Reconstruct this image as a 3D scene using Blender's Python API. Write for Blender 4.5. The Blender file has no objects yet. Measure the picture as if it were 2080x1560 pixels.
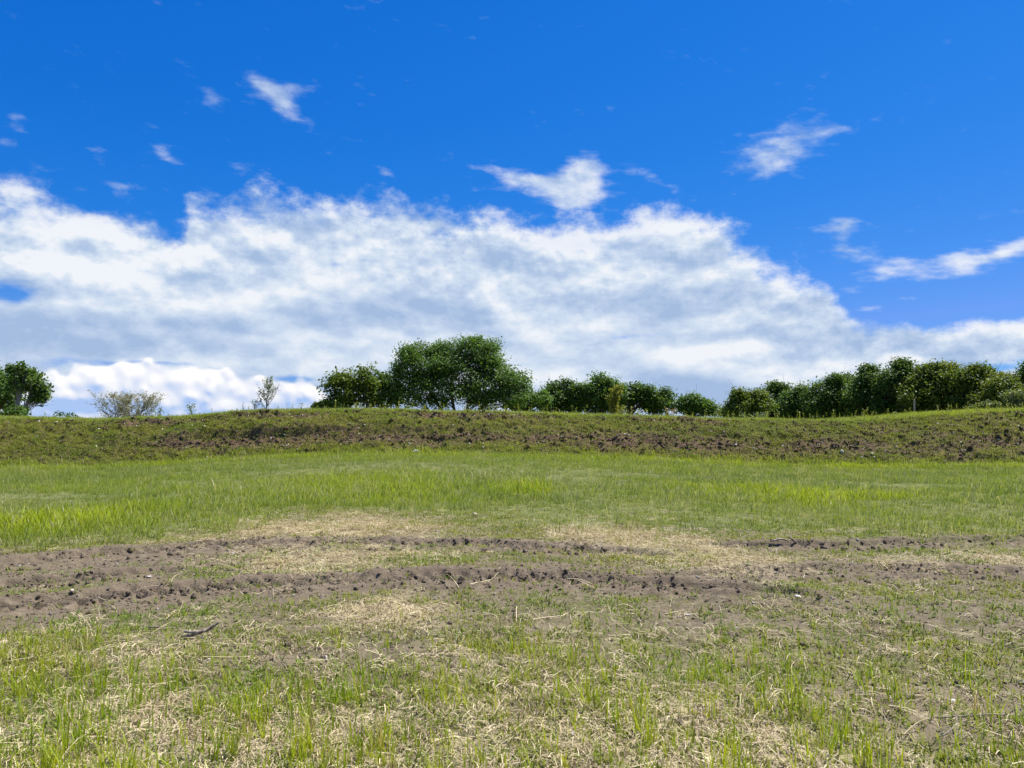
import bpy, math, random
import numpy as np
from mathutils import Vector, Matrix, Euler

R = math.radians
random.seed(7)
rng = np.random.default_rng(7)
SC = bpy.context.scene
COL = SC.collection
FPX = 1563.0                      # focal length in pixels of the 2080 wide photograph
EYE = 1.6
PITCH = math.atan((850 - 780) / FPX)

# ------------------------------------------------------------------ camera
cam_data = bpy.data.cameras.new('camera')
cam_data.sensor_width = 36.0
cam_data.lens = 36.0 * FPX / 2080.0
cam_data.clip_start = 0.1
cam_data.clip_end = 6000.0
cam = bpy.data.objects.new('camera', cam_data)
cam.location = (0, 0, EYE)
cam.rotation_euler = (math.pi / 2 + PITCH, 0, 0)
COL.objects.link(cam)
SC.camera = cam

# ------------------------------------------------------------------ view
SC.view_settings.view_transform = 'Standard'
SC.view_settings.look = 'None'
SC.view_settings.exposure = 0.93
SC.view_settings.gamma = 1.0
SC.view_settings.use_curve_mapping = False
SC.cycles.max_bounces = 6
SC.cycles.transparent_max_bounces = 8
SC.cycles.transmission_bounces = 3
SC.cycles.diffuse_bounces = 3

# ------------------------------------------------------------------ pixel helpers (only used to measure places off the photograph)
def ray(px, py):
    xc = (px - 1040) / FPX
    yc = (780 - py) / FPX
    dx = xc
    dy = math.cos(PITCH) - yc * math.sin(PITCH)
    dz = math.sin(PITCH) + yc * math.cos(PITCH)
    return dx / dy, dz / dy

def at(px, py, Y):
    a, b = ray(px, py)
    return a * Y, Y, EYE + b * Y

def azel(px, py):
    a, b = ray(px, py)
    return math.atan2(a, 1.0), math.atan2(b, math.hypot(a, 1.0))

# ------------------------------------------------------------------ sun
SUN_EL, SUN_AZ = R(59), R(62)     # azimuth clockwise from the view direction (+Y)
sd = bpy.data.lights.new('sun', 'SUN')
sd.energy = 5.0
sd.angle = R(0.53)
sd.color = (1.0, 0.955, 0.88)
sun = bpy.data.objects.new('sun', sd)
sv = Vector((math.sin(SUN_AZ) * math.cos(SUN_EL), math.cos(SUN_AZ) * math.cos(SUN_EL), math.sin(SUN_EL)))
sun.rotation_euler = sv.to_track_quat('Z', 'Y').to_euler()
sun.location = sv * 60
COL.objects.link(sun)

# ------------------------------------------------------------------ node helper
class NT:
    def __init__(self, tree):
        self.t = tree; self.n = tree.nodes; self.l = tree.links
    def new(self, typ, **kw):
        nd = self.n.new(typ)
        for k, v in kw.items(): setattr(nd, k, v)
        return nd
    def put(self, sock, v):
        if isinstance(v, bpy.types.NodeSocket): self.l.new(v, sock)
        elif v is not None: sock.default_value = v
    def m(self, op, a, b=None, c=None, clamp=False):
        nd = self.new('ShaderNodeMath', operation=op); nd.use_clamp = clamp
        for i, v in enumerate((a, b, c)):
            if v is not None: self.put(nd.inputs[i], v)
        return nd.outputs[0]
    def add(self, a, b): return self.m('ADD', a, b)
    def sub(self, a, b): return self.m('SUBTRACT', a, b)
    def mul(self, a, b): return self.m('MULTIPLY', a, b)
    def ss(self, v, lo, hi, a=0.0, b=1.0):
        nd = self.new('ShaderNodeMapRange', interpolation_type='SMOOTHSTEP')
        self.put(nd.inputs[0], v); self.put(nd.inputs[1], lo); self.put(nd.inputs[2], hi)
        self.put(nd.inputs[3], a); self.put(nd.inputs[4], b)
        return nd.outputs[0]
    def lin(self, v, lo, hi, a=0.0, b=1.0):
        nd = self.new('ShaderNodeMapRange'); nd.clamp = True
        self.put(nd.inputs[0], v); self.put(nd.inputs[1], lo); self.put(nd.inputs[2], hi)
        self.put(nd.inputs[3], a); self.put(nd.inputs[4], b)
        return nd.outputs[0]
    def mixc(self, f, a, b, blend='MIX'):
        nd = self.new('ShaderNodeMix', data_type='RGBA', blend_type=blend)
        self.put(nd.inputs[0], f)
        for s, v in ((nd.inputs[6], a), (nd.inputs[7], b)):
            if isinstance(v, tuple) and len(v) == 3: v = v + (1,)
            self.put(s, v)
        return nd.outputs[2]
    def noise(self, vec, scale, detail=4, rough=.5, dist=0.0, lac=2.0, dim='3D'):
        nd = self.new('ShaderNodeTexNoise'); nd.noise_dimensions = dim
        if vec is not None: self.put(nd.inputs['Vector'], vec)
        nd.inputs['Scale'].default_value = scale
        nd.inputs['Detail'].default_value = detail
        nd.inputs['Roughness'].default_value = rough
        nd.inputs['Lacunarity'].default_value = lac
        nd.inputs['Distortion'].default_value = dist
        return nd.outputs['Fac']
    def comb(self, x, y, z=0.0):
        nd = self.new('ShaderNodeCombineXYZ')
        for i, v in enumerate((x, y, z)): self.put(nd.inputs[i], v)
        return nd.outputs[0]
    def vadd(self, a, b):
        nd = self.new('ShaderNodeVectorMath', operation='ADD')
        self.put(nd.inputs[0], a); self.put(nd.inputs[1], b)
        return nd.outputs[0]

# ------------------------------------------------------------------ world: Nishita sky with a bank of clouds
world = bpy.data.worlds.new('World')
SC.world = world
world.use_nodes = True
wt = world.node_tree
wt.nodes.clear()
W = NT(wt)
world.cycles.sampling_method = 'MANUAL'
world.cycles.sample_map_resolution = 512

def build_sky():
    out = W.new('ShaderNodeOutputWorld')
    sky = W.new('ShaderNodeTexSky', sky_type='NISHITA')
    sky.sun_disc = False
    sky.sun_elevation = SUN_EL
    sky.sun_rotation = SUN_AZ
    sky.altitude = 200
    sky.air_density = 1.0
    sky.dust_density = 0.25
    sky.ozone_density = 3.0
    # the phone camera's rendering of a clear sky: deeper and more saturated than the physical one
    spc = W.new('ShaderNodeSeparateColor'); W.put(spc.inputs[0], sky.outputs[0])
    chans = [W.mul(W.m('POWER', W.mul(spc.outputs[i_], .0957), p_), k_ / .1367) for i_, (p_, k_) in enumerate(((2.6, 1.66), (.8, .545), (.5, 1.05)))]
    cmb = W.new('ShaderNodeCombineColor')
    for i_ in range(3): W.put(cmb.inputs[i_], chans[i_])
    vmn = W.new('ShaderNodeVectorMath', operation='MINIMUM')     # air is never whiter than this between the clouds
    W.put(vmn.inputs[0], cmb.outputs[0]); vmn.inputs[1].default_value = (1.1, 3.1, 7.4)
    bg = W.new('ShaderNodeBackground')
    W.put(bg.inputs[0], vmn.outputs[0])
    bg.inputs[1].default_value = 0.0725

    tc = W.new('ShaderNodeTexCoord')
    sp = W.new('ShaderNodeSeparateXYZ')
    W.put(sp.inputs[0], tc.outputs['Generated'])
    X, Y, Z = sp.outputs
    az = W.m('ARCTAN2', X, Y)
    el = W.m('ARCSINE', Z)
    ae = W.comb(az, el, 0.0)
    # slow warp so that no edge is a clean curve
    nwarp = W.new('ShaderNodeTexNoise'); nwarp.noise_dimensions = '2D'; nwarp.inputs['Scale'].default_value = 11; nwarp.inputs['Detail'].default_value = 3
    W.put(nwarp.inputs['Vector'], W.comb(az, W.mul(el, 1.5), 3.7))
    vs = W.new('ShaderNodeVectorMath', operation='SUBTRACT'); W.put(vs.inputs[0], nwarp.outputs['Color']); vs.inputs[1].default_value = (.5, .5, .5)
    vm = W.new('ShaderNodeVectorMath', operation='MULTIPLY'); W.put(vm.inputs[0], vs.outputs[0]); vm.inputs[1].default_value = (.026, .02, 0)
    aew = W.vadd(ae, vm.outputs[0])
    spw = W.new('ShaderNodeSeparateXYZ'); W.put(spw.inputs[0], aew)
    azw, elw = spw.outputs[0], spw.outputs[1]

    AZ0, AZ1, ELM = -R(45), R(45), R(30)
    def curve(pts, azs):
        fc = W.new('ShaderNodeFloatCurve')
        c = fc.mapping.curves[0]
        data = []
        for px, py in pts:
            a, e = azel(px, py)
            data.append(((a - AZ0) / (AZ1 - AZ0), max(0.0, (e + R(3)) / ELM)))
        data = [(0.0, data[0][1])] + data + [(1.0, data[-1][1])]
        while len(c.points) < len(data): c.points.new(0.5, 0.5)
        for p, d in zip(c.points, data):
            p.location = d; p.handle_type = 'AUTO'
        fc.mapping.update()
        W.put(fc.inputs[1], W.lin(azs, AZ0, AZ1))
        return W.sub(W.mul(fc.outputs[0], ELM), R(3))
    top = curve([(-100, 355), (0, 362), (120, 388), (210, 405), (290, 412), (345, 446), (375, 440), (395, 402), (470, 396),
                 (560, 388), (640, 380), (720, 390), (850, 408), (935, 424), (1010, 433), (1120, 428), (1230, 430), (1310, 416),
                 (1370, 405), (1430, 428), (1500, 480), (1570, 505), (1640, 533), (1700, 590), (1740, 640), (1790, 655),
                 (1860, 650), (1960, 640), (2080, 636), (2200, 628)], azw)
    back = W.ss(W.m('ABSOLUTE', az), R(48), R(150))
    top = W.add(W.mul(top, W.sub(1.0, back)), W.mul(back, R(12)))

    # noises
    nA = W.noise(W.comb(az, W.mul(el, 1.5), 1.3), 13, 8, .62, 0.0, dim='2D')            # billows
    nA2 = W.noise(W.comb(W.add(az, .003), W.add(W.mul(el, 1.5), .014), 1.3), 13, 8, .62, 0.0, dim='2D')
    plane = W.comb(W.m('DIVIDE', X, W.add(W.m('MAXIMUM', Z, 0.0), 0.16)), W.m('DIVIDE', Y, W.add(W.m('MAXIMUM', Z, 0.0), 0.16)), 0.0)
    nP = W.noise(plane, 1.9, 4, .5, dim='2D')                                       # the layer seen from below
    tilt = W.new('ShaderNodeMapping'); tilt.inputs['Rotation'].default_value = (0, 0, R(9)); tilt.inputs['Scale'].default_value = (1, 3.4, 1)
    W.put(tilt.inputs[0], aew)
    nS = W.noise(tilt.outputs[0], 3.4, 6, .50, dim='2D')                            # long streaks
    nS2 = W.noise(W.vadd(tilt.outputs[0], (0.018, 0.075, 0)), 3.4, 6, .50, dim='2D')
    nB = W.noise(W.comb(az, W.mul(el, 1.6), 0), 11, 7, .55, dim='2D')
    nB2 = W.noise(W.comb(W.add(az, .004), W.add(W.mul(el, 1.6), .03), 5.1), 11, 7, .55, dim='2D')

    nF = W.noise(W.comb(W.add(W.mul(az, .75), W.mul(el, .5)), W.mul(el, 2.2), 0), 44, 4, .55, dim='2D')

    def blob(px, py, rx, ry, amp, rot=0.0, vec=None):
        a, e = azel(px, py)
        a1, _ = azel(px + rx, py); _, e1 = azel(px, py - ry)
        mp = W.new('ShaderNodeMapping', vector_type='TEXTURE')
        W.put(mp.inputs[0], vec or aew)
        mp.inputs['Location'].default_value = (a, e, 0)
        mp.inputs['Rotation'].default_value = (0, 0, R(rot))
        mp.inputs['Scale'].default_value = (abs(a1 - a), abs(e1 - e), 1)
        dt = W.new('ShaderNodeVectorMath', operation='DOT_PRODUCT')
        W.put(dt.inputs[0], mp.outputs[0]); W.put(dt.inputs[1], mp.outputs[0])
        return W.mul(W.m('EXPONENT', W.mul(dt.outputs['Value'], -1.0)), amp)
    def total(lst):
        s = None
        for b in lst:
            v = blob(*b)
            s = v if s is None else W.add(s, v)
        return s
    small = total([(520, 170, 46, 22, .85, -18), (560, 190, 44, 22, .85, -25), (590, 192, 34, 30, .8, 30), (640, 175, 22, 16, .45), (622, 250, 44, 20, .62, -25), (425, 200, 30, 26, .56),
                   (48, 245, 28, 22, .56), (8, 288, 24, 18, .5), (190, 316, 40, 17, .5), (345, 318, 40, 17, .52, -12), (485, 345, 40, 15, .46),
                   (240, 384, 26, 18, .62), (150, 378, 30, 10, .4), (785, 354, 34, 10, .42, -18), (1170, 372, 66, 40, .95, 25), (1095, 375, 90, 20, .85, 0), (1190, 345, 36, 40, .95, 50), (1180, 400, 70, 30, .8), (1060, 360, 60, 16, .6, -8),
                   (1285, 345, 48, 16, .5, -8), (975, 335, 70, 14, .45, -10), (1360, 378, 60, 14, .42, -20), (1600, 285, 120, 44, .60, 14), (1565, 335, 80, 42, .60, 10), (1700, 262, 80, 20, .42, 6),
                   (1700, 458, 56, 16, .85, 0), (1708, 482, 24, 22, .7, 60), (1740, 520, 70, 24, .75, -4), (1815, 552, 66, 16, .75, 0), (1830, 530, 40, 14, .45),
                   (1950, 532, 74, 22, 1.0, 4), (2060, 512, 80, 18, .95, 10), (1930, 560, 60, 10, .4), (1740, 580, 36, 12, .5), (1840, 605, 36, 11, .45), (1760, 626, 62, 10, .55), (430, 400, 40, 20, .5),
                   (2250, 560, 120, 26, .7), (-180, 250, 90, 30, .6)])
    holes = total([(14, 588, 66, 20, 1.25), (1285, 682, 70, 7, .55), (290, 738, 130, 7, .8), (600, 768, 42, 9, .9), (120, 742, 80, 10, .55),
                   (1675, 772, 70, 16, .5), (2010, 745, 130, 15, .9), (1500, 560, 30, 10, .2),
                   (470, 468, 60, 14, .35), (690, 535, 26, 8, .5), (1060, 490, 60, 10, .35), (620, 440, 70, 10, .3), (330, 470, 30, 14, .2), (1440, 790, 80, 20, .3), (900, 690, 90, 8, .2)])

    d = W.sub(top, elw)
    body = W.ss(W.add(W.m('DIVIDE', d, W.sub(W.ss(az, R(12), R(20), R(2.8), R(3.6)), W.ss(az, R(22), R(27), 0.0, R(2.3)))), W.mul(W.sub(nA, .5), 2.1)), -0.08, 0.72)
    body = W.mul(body, W.ss(W.add(W.sub(nP, .5), W.mul(W.m('DIVIDE', d, R(8)), .5)), -.35, .12, .72, 1.0))
    hole = W.ss(W.add(W.add(holes, W.mul(W.sub(nA, .5), .9)), W.mul(W.sub(nF, .5), .8)), .2, 1.0)
    body = W.mul(body, W.sub(1.0, W.mul(hole, .93)))
    wisp = W.ss(W.add(W.add(small, W.mul(W.sub(nA, .52), 1.0)), W.mul(W.sub(nF, .5), 1.25)), .21, 1.6)
    # thin scatter of small clouds elsewhere in the sky
    far = W.mul(W.ss(nP, .56, .72, 0, .75), W.ss(W.m('ABSOLUTE', az), R(42), R(75)))
    cov = W.m('MAXIMUM', W.m('MAXIMUM', body, W.mul(wisp, W.ss(el, R(12), R(23), .98, .72))), far)

    vor = W.new('ShaderNodeTexVoronoi', feature='SMOOTH_F1'); vor.voronoi_dimensions = '2D'; vor.inputs['Scale'].default_value = 30; vor.inputs['Smoothness'].default_value = .8
    vor.inputs['Detail'].default_value = 1.0; vor.inputs['Roughness'].default_value = .5
    W.put(vor.inputs['Vector'], aew)
    vor2 = W.new('ShaderNodeTexVoronoi', feature='SMOOTH_F1'); vor2.voronoi_dimensions = '2D'; vor2.inputs['Scale'].default_value = 30; vor2.inputs['Smoothness'].default_value = .8
    vor2.inputs['Detail'].default_value = 1.0; vor2.inputs['Roughness'].default_value = .5
    W.put(vor2.inputs['Vector'], W.vadd(aew, (0.002, 0.0045, 0)))
    # light and shade inside the cloud layer
    relief = W.add(W.mul(W.mul(W.sub(nB, nB2), 2.1), W.ss(d, R(2), R(12), 1.0, .5)), W.mul(W.sub(nS, nS2), 2.0))
    relief = W.add(relief, W.mul(W.mul(W.sub(vor2.outputs['Distance'], vor.outputs['Distance']), .9), W.mul(W.ss(d, R(3), R(9), 1.0, .15), W.ss(az, R(-2), R(12), 1.0, .3))))
    edge = W.ss(d, 0.0, R(5.5), .20, 0.0)
    streak = W.mul(W.sub(nS, .5), .55)
    lumps = W.add(W.mul(W.sub(nA, nA2), W.ss(d, R(2), R(11), 1.7, .7)), W.mul(W.sub(nF, .5), .07))
    brights = total([(260, 520, 150, 36, .42), (100, 560, 120, 30, .3), (1340, 455, 160, 45, .3), (1100, 470, 150, 30, .2), (1560, 575, 120, 50, .25), (760, 470, 90, 34, .3), (900, 560, 160, 25, .16),
                     (1450, 740, 190, 26, .20), (1880, 672, 240, 26, .34), (1200, 745, 70, 14, .3), (980, 640, 130, 10, .2), (1180, 585, 80, 18, .25),
                     (330, 655, 300, 30, -.16), (180, 590, 200, 18, -.12), (120, 700, 200, 18, -.14), (850, 625, 160, 22, -.16), (1120, 790, 200, 20, -.28), (1420, 800, 100, 24, -.3), (700, 700, 260, 24, -.12), (60, 660, 120, 30, -.18), (420, 450, 60, 26, -.22), (1230, 620, 120, 22, .16), (1600, 620, 100, 18, -.2), (560, 600, 120, 16, .14), (620, 690, 160, 10, .12), (1000, 690, 140, 10, .15), (380, 560, 60, 18, -.16)])
    val = W.add(W.add(W.add(.49, relief), W.add(edge, streak)), W.add(lumps, brights))
    ramp = W.new('ShaderNodeValToRGB')
    cr = ramp.color_ramp
    cr.elements[0].position = 0.0; cr.elements[0].color = (.34, .465, .68, 1)
    cr.elements[1].position = 1.0; cr.elements[1].color = (.80, .83, .88, 1)
    e = cr.elements.new(.32); e.color = (.45, .56, .745, 1)
    e = cr.elements.new(.62); e.color = (.58, .675, .81, 1)
    W.put(ramp.inputs[0], val)
    cloudc = ramp.outputs[0]

    # bright heaped cloud low on the left
    top2 = curve([(-100, 775), (40, 770), (90, 752), (140, 756), (160, 738), (205, 730), (235, 725), (325, 733), (345, 744), (395, 738), (425, 742), (480, 752),
                  (530, 763), (585, 768), (612, 765), (640, 781), (662, 800), (700, 860), (760, 900), (2200, 900)], azw)
    d2 = W.add(W.sub(top2, el), W.mul(W.sub(.5, vor.outputs['Distance']), R(.8)))
    heap = W.ss(d2, R(-.05), R(.34))
    heap = W.mul(heap, W.ss(az, R(-34.5), R(-30.5)))
    basee = azel(330, 845)[1]
    hval = W.add(W.add(.70, W.mul(W.sub(vor2.outputs['Distance'], vor.outputs['Distance']), 1.5)), W.ss(W.sub(top2, el), R(.3), R(3.0), .15, -.28))
    hval = W.sub(hval, W.mul(total([(130, 826, 190, 14, .75), (600, 815, 110, 22, .32), (160, 790, 60, 10, .2)]), 1.0))
    ramp2 = W.new('ShaderNodeValToRGB')
    cr = ramp2.color_ramp
    cr.elements[0].position = 0.12; cr.elements[0].color = (.37, .52, .83, 1)
    cr.elements[1].position = .95; cr.elements[1].color = (.98, .965, .95, 1)
    e = cr.elements.new(.55); e.color = (.72, .76, .87, 1)
    W.put(ramp2.inputs[0], hval)
    colour = W.mixc(heap, cloudc, ramp2.outputs[0])
    cov = W.m('MAXIMUM', cov, heap)
    # below the horizon the layer goes on as pale haze
    cov = W.m('MAXIMUM', cov, W.ss(el, R(-.5), R(0.3), 1.0, 0.0))

    cbg = W.new('ShaderNodeBackground')
    W.put(cbg.inputs[0], colour)
    cbg.inputs[1].default_value = 0.575
    mx = W.new('ShaderNodeMixShader')
    W.put(mx.inputs[0], cov); W.l.new(bg.outputs[0], mx.inputs[1]); W.l.new(cbg.outputs[0], mx.inputs[2])
    W.l.new(mx.outputs[0], out.inputs[0])
build_sky()

# ------------------------------------------------------------------ numpy noise
def _hash(ix, iy, seed):
    h = (ix.astype(np.int64) * 374761393 + iy.astype(np.int64) * 668265263 + seed * 974711) & 0xffffffff
    h = ((h ^ (h >> 13)) * 1274126177) & 0xffffffff
    h = h ^ (h >> 16)
    return (h & 0xffff) / 65535.0

def vnoise(x, y, seed=0):
    x = np.asarray(x, float); y = np.asarray(y, float)
    ix = np.floor(x); iy = np.floor(y)
    fx = x - ix; fy = y - iy
    fx = fx * fx * (3 - 2 * fx); fy = fy * fy * (3 - 2 * fy)
    a = _hash(ix, iy, seed); b = _hash(ix + 1, iy, seed)
    c = _hash(ix, iy + 1, seed); d = _hash(ix + 1, iy + 1, seed)
    return (a * (1 - fx) + b * fx) * (1 - fy) + (c * (1 - fx) + d * fx) * fy

def fbm(x, y, seed=0, octs=4, gain=.5):
    s = 0; a = 1; t = 0
    for i in range(octs):
        s = s + a * vnoise(x * 2 ** i + 17.3 * i, y * 2 ** i + 9.1 * i, seed + i); t += a; a *= gain
    return s / t

def sst(v, lo, hi):
    t = np.clip((np.asarray(v, float) - lo) / (hi - lo), 0, 1)
    return t * t * (3 - 2 * t)

# ------------------------------------------------------------------ terrain heights
def lateral(pts, Y, zs=True):
    """points read off the photograph at distance Y -> (x list, z list)"""
    xs, vs = [], []
    for px, py in pts:
        x, _, z = at(px, py, Y)
        xs.append(x); vs.append(z)
    return np.array(xs), np.array(vs)

FOOT = lateral([(-300, 955), (0, 953), (200, 952), (400, 941), (600, 931), (800, 926), (1000, 926), (1200, 932), (1400, 940), (1600, 948), (1800, 951), (2080, 950), (2400, 946)], 30.3)
CREST_Y = 34.6
BACK_Y = 37.6
CREST = lateral([(-300, 852), (0, 851), (100, 853), (210, 855), (260, 853), (340, 851), (400, 845), (500, 838), (560, 836), (640, 834), (760, 835), (900, 838), (1040, 840),
                 (1150, 843), (1300, 848), (1450, 853), (1560, 855), (1700, 858), (1750, 858), (1850, 851), (1960, 842), (2080, 836), (2300, 830)], CREST_Y)
BACK = lateral([(-300, 850), (0, 849), (100, 851), (210, 854), (340, 852), (500, 838), (640, 834), (760, 835), (900, 838), (1040, 841),
                (1300, 848), (1450, 853), (1560, 855), (1650, 856), (1750, 850), (1850, 842), (1960, 836), (2080, 831), (2300, 826)], BACK_Y)

def polyd(x, y, pts):
    """distance to a polyline and the length along it"""
    best = np.full(np.shape(x), 1e9); along = np.zeros(np.shape(x)); side = np.zeros(np.shape(x)); L = 0
    for (x0, y0), (x1, y1) in zip(pts[:-1], pts[1:]):
        dx, dy = x1 - x0, y1 - y0; l = math.hypot(dx, dy)
        t = np.clip(((x - x0) * dx + (y - y0) * dy) / (l * l), 0, 1)
        ex = x - (x0 + t * dx); ey = y - (y0 + t * dy)
        d = np.hypot(ex, ey)
        mk = d < best
        best = np.where(mk, d, best); along = np.where(mk, L + t * l, along)
        side = np.where(mk, (dx * ey - dy * ex) / l, side); L += l
    return best, along, side

def flat(px, py):
    a, b = ray(px, py)
    Y = -EYE / b
    return a * Y, Y

TRACKS = [  # ruts left by a tractor: centre line, half width, depth, lug strength
    ([flat(*p) for p in ((-260, 1172), (0, 1148), (200, 1126), (400, 1114), (560, 1108), (760, 1106), (950, 1108), (1160, 1120))], .30, .045, .8),
    ([flat(*p) for p in ((-300, 1232), (0, 1192), (150, 1178), (320, 1163))], .20, .045, .8),
    ([flat(*p) for p in ((-300, 1300), (0, 1236), (250, 1206), (500, 1190), (700, 1181), (1000, 1178), (1200, 1183), (1385, 1197))], .30, .05, 1.0),
    ([flat(*p) for p in ((1590, 1112), (1700, 1111), (1850, 1106), (2000, 1100), (2300, 1090))], .22, .05, .8),
    ([flat(*p) for p in ((1480, 1168), (1700, 1160), (1900, 1160), (2080, 1166), (2350, 1180))], .24, .03, .7),
]

BANDS = [  # churned bare earth round the ruts
    ([flat(*p) for p in ((-300, 1265), (0, 1240), (250, 1208), (500, 1190), (900, 1176), (1380, 1188))], .75, .95),
    ([flat(*p) for p in ((900, 1168), (1150, 1165), (1390, 1182))], .55, .9),
    ([flat(*p) for p in ((-300, 1180), (0, 1160), (300, 1132), (480, 1116))], .95, .9),
    ([flat(*p) for p in ((720, 1104), (950, 1104), (1200, 1116))], .5, .9),
    ([flat(*p) for p in ((1560, 1112), (1750, 1108), (2000, 1102))], .55, .85),
    ([flat(*p) for p in ((1480, 1168), (1800, 1160), (2200, 1170))], .6, .8),
    ([flat(*p) for p in ((1420, 1250), (1700, 1230), (2000, 1260))], .7, .6),
    ([flat(*p) for p in ((480, 1335), (700, 1330), (900, 1340))], .30, .7),
    ([flat(*p) for p in ((1750, 1430), (1950, 1440), (2200, 1450))], .40, .6),
]

def gh(x, y, fine=True):
    x = np.asarray(x, float); y = np.asarray(y, float)
    ang = x / np.maximum(y, 1) * 30.3
    z = np.interp(ang, *FOOT) * sst(y, 11, 29)
    z = z * (1 - sst(y, 38, 48)) + 0.5 * sst(y, 38, 60)
    z = z + (fbm(x * .22 + 3, y * .3, 5, 2) - .5) * .10 * sst(y, 3, 12) * (1 - sst(y, 36, 60))
    z = z + (fbm(x * .9, y * 1.1, 21, 3) - .5) * .07 * (1 - sst(y, 24, 36))
    if fine:
        for i, (pts, hw, dep, lug) in enumerate(TRACKS):
            d, al, sd_ = polyd(x, y, pts)
            wob = (vnoise(al * 1.3, 0 * al, 40 + i) - .5) * .12
            d2 = np.abs(sd_ + wob) * (d < hw * 4) + 9 * (d >= hw * 4)
            inside = 1 - sst(d2, hw * .72, hw * 1.02)
            rim = np.exp(-((d2 - hw * 1.2) / (hw * .28)) ** 2)
            z = z - dep * inside + rim * .035 * (.25 + vnoise(al * 5, sd_ * 6, 50 + i))
            ph = al / .17 + np.abs(sd_) / hw * 1.1
            z = z + inside * lug * .042 * np.clip(np.sin(ph * 2 * math.pi) * 1.6, -.6, 1) * (.3 + .9 * vnoise(al * 2.2, sd_ * 2, 60 + i))
        near = 1 - sst(y, 12, 20)
        z = z + near * (fbm(x * 6, y * 6, 31, 3) - .5) * .035
        z = z + near * (vnoise(x * 23, y * 23, 33) - .5) * .012
    return z

def foot_y(x):
    return 30.6 + (fbm(x * .35, 0 * x, 71, 3) - .5) * 1.0

def bh(x, y, fine=True):
    """height of the earth berm"""
    x = np.asarray(x, float); y = np.asarray(y, float)
    fy = foot_y(x)
    base = np.interp(x / 1.0, *FOOT)
    zc = np.interp(x, *CREST) + (fbm(x * .8, 0 * x, 81, 3) - .5) * .10
    zb = np.interp(x * CREST_Y / BACK_Y, CREST[0] * 1.0, np.interp(CREST[0] * BACK_Y / CREST_Y, *BACK))
    zb = np.interp(x, *BACK) + (fbm(x * .6, 0 * x, 83, 3) - .5) * .06
    t = np.clip((y - fy) / (CREST_Y - fy), 0, 1)
    ledge = sst(x, -17, -13) * (1 - sst(x, -10, 2)) * (.4 + .9 * vnoise(x * .45, 0 * x, 85))
    tp = t + ledge * (.10 * (sst(t, .50, .56) - sst(t, .56, .95)) - .06 * (sst(t, .15, .50) - sst(t, .50, .56)))
    front = (base - .12) + (zc - base + .12) * (1 - (1 - tp) ** 1.12)
    u = np.clip((y - CREST_Y) / (BACK_Y - CREST_Y), 0, 1)
    z = np.where(y < CREST_Y, front, zc + (zb - zc) * u)
    v = np.clip((y - BACK_Y) / 5.0, 0, 1)
    z = np.where(y > BACK_Y, zb + (-.3 - zb) * v ** 1.3, z)
    z = np.where(y < fy, base - .12 - (fy - y) * .6, z)
    if fine:
        m = sst(t, .02, .18) * (1 - sst(y, CREST_Y - .3, CREST_Y + .8) * .8)
        z = z + m * ((fbm(x * 1.1 + y * .5, y * 1.4, 91, 3) - .5) * .22 + (fbm(x * 4 + y * 2.2, y * 4.5, 93, 3) - .5) * .27)
        z = z - m * .10 * sst(1 - np.abs(2 * fbm(x * 1.7 + y * .9, y * 2.2, 95, 3) - 1), .86, .99)
    return z

def top_z(x, y, fine=True):
    g = gh(x, y, fine)
    return np.where((np.asarray(y) > 29) & (np.asarray(y) < 43), np.maximum(g, bh(x, y, fine)), g)

def hit(px, py):
    a, b = ray(px, py)
    ys = np.linspace(2.5, 44, 8000)
    zs = top_z(a * ys, ys)
    zr = EYE + b * ys
    k = int(np.argmax(zr <= zs))
    if k == 0: k = len(ys) - 1
    return a * ys[k], ys[k], float(zs[k])

# ------------------------------------------------------------------ what grows and lies where (plan of the place)
def patch(px, py, rx, ry, amp):
    x, y = flat(px, py)
    _, y1 = flat(px, py - ry)
    return (x, y, rx * y / FPX, max(.06, y1 - y), amp)
STRAW = [patch(*p) for p in ((650, 1080, 170, 26, .9), (1235, 1085, 85, 24, 1.6), (1390, 1108, 60, 20, .6), (600, 1150, 150, 15, .95), (790, 1245, 62, 24, 1.5), (820, 1130, 150, 9, .5),
                             (1490, 1150, 110, 20, 1.0), (2015, 1130, 60, 11, .8), (1880, 1148, 200, 12, .35), (90, 1330, 140, 40, .5), (30, 1300, 50, 20, .4), (420, 1335, 180, 30, .35), (300, 1470, 330, 60, .9), (800, 1500, 420, 80, .8), (1300, 1480, 330, 90, .75),
                             (1020, 1330, 120, 40, .35), (1800, 1390, 160, 20, .3), (1900, 1440, 180, 20, .35), (1700, 1540, 300, 40, .4), (100, 1560, 200, 50, .8), (440, 1100, 120, 10, .35), (1420, 1330, 60, 40, .3), (1320, 1100, 120, 10, .4))]
YELLOW = [patch(*p) for p in ((1060, 995, 60, 13, 1.0), (1620, 1000, 75, 20, 1.1), (1780, 1003, 60, 9, .8), (60, 1075, 170, 26, .9), (250, 1040, 150, 20, .5), (700, 990, 200, 26, .5), (850, 1015, 120, 20, .4), (1400, 990, 60, 8, .5), (1990, 985, 80, 14, .2))]
DULL = [patch(*p) for p in ((60, 1010, 160, 16, 1.0), (1250, 1030, 260, 20, .7), (700, 958, 240, 8, .6), (1300, 965, 300, 8, .5), (1900, 1030, 200, 20, .55), (1850, 975, 220, 8, .7), (330, 985, 70, 7, .7), (440, 975, 120, 5, .5), (1120, 1055, 160, 14, .9), (900, 1060, 80, 12, .6), (1600, 1065, 160, 14, .6))]
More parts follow.
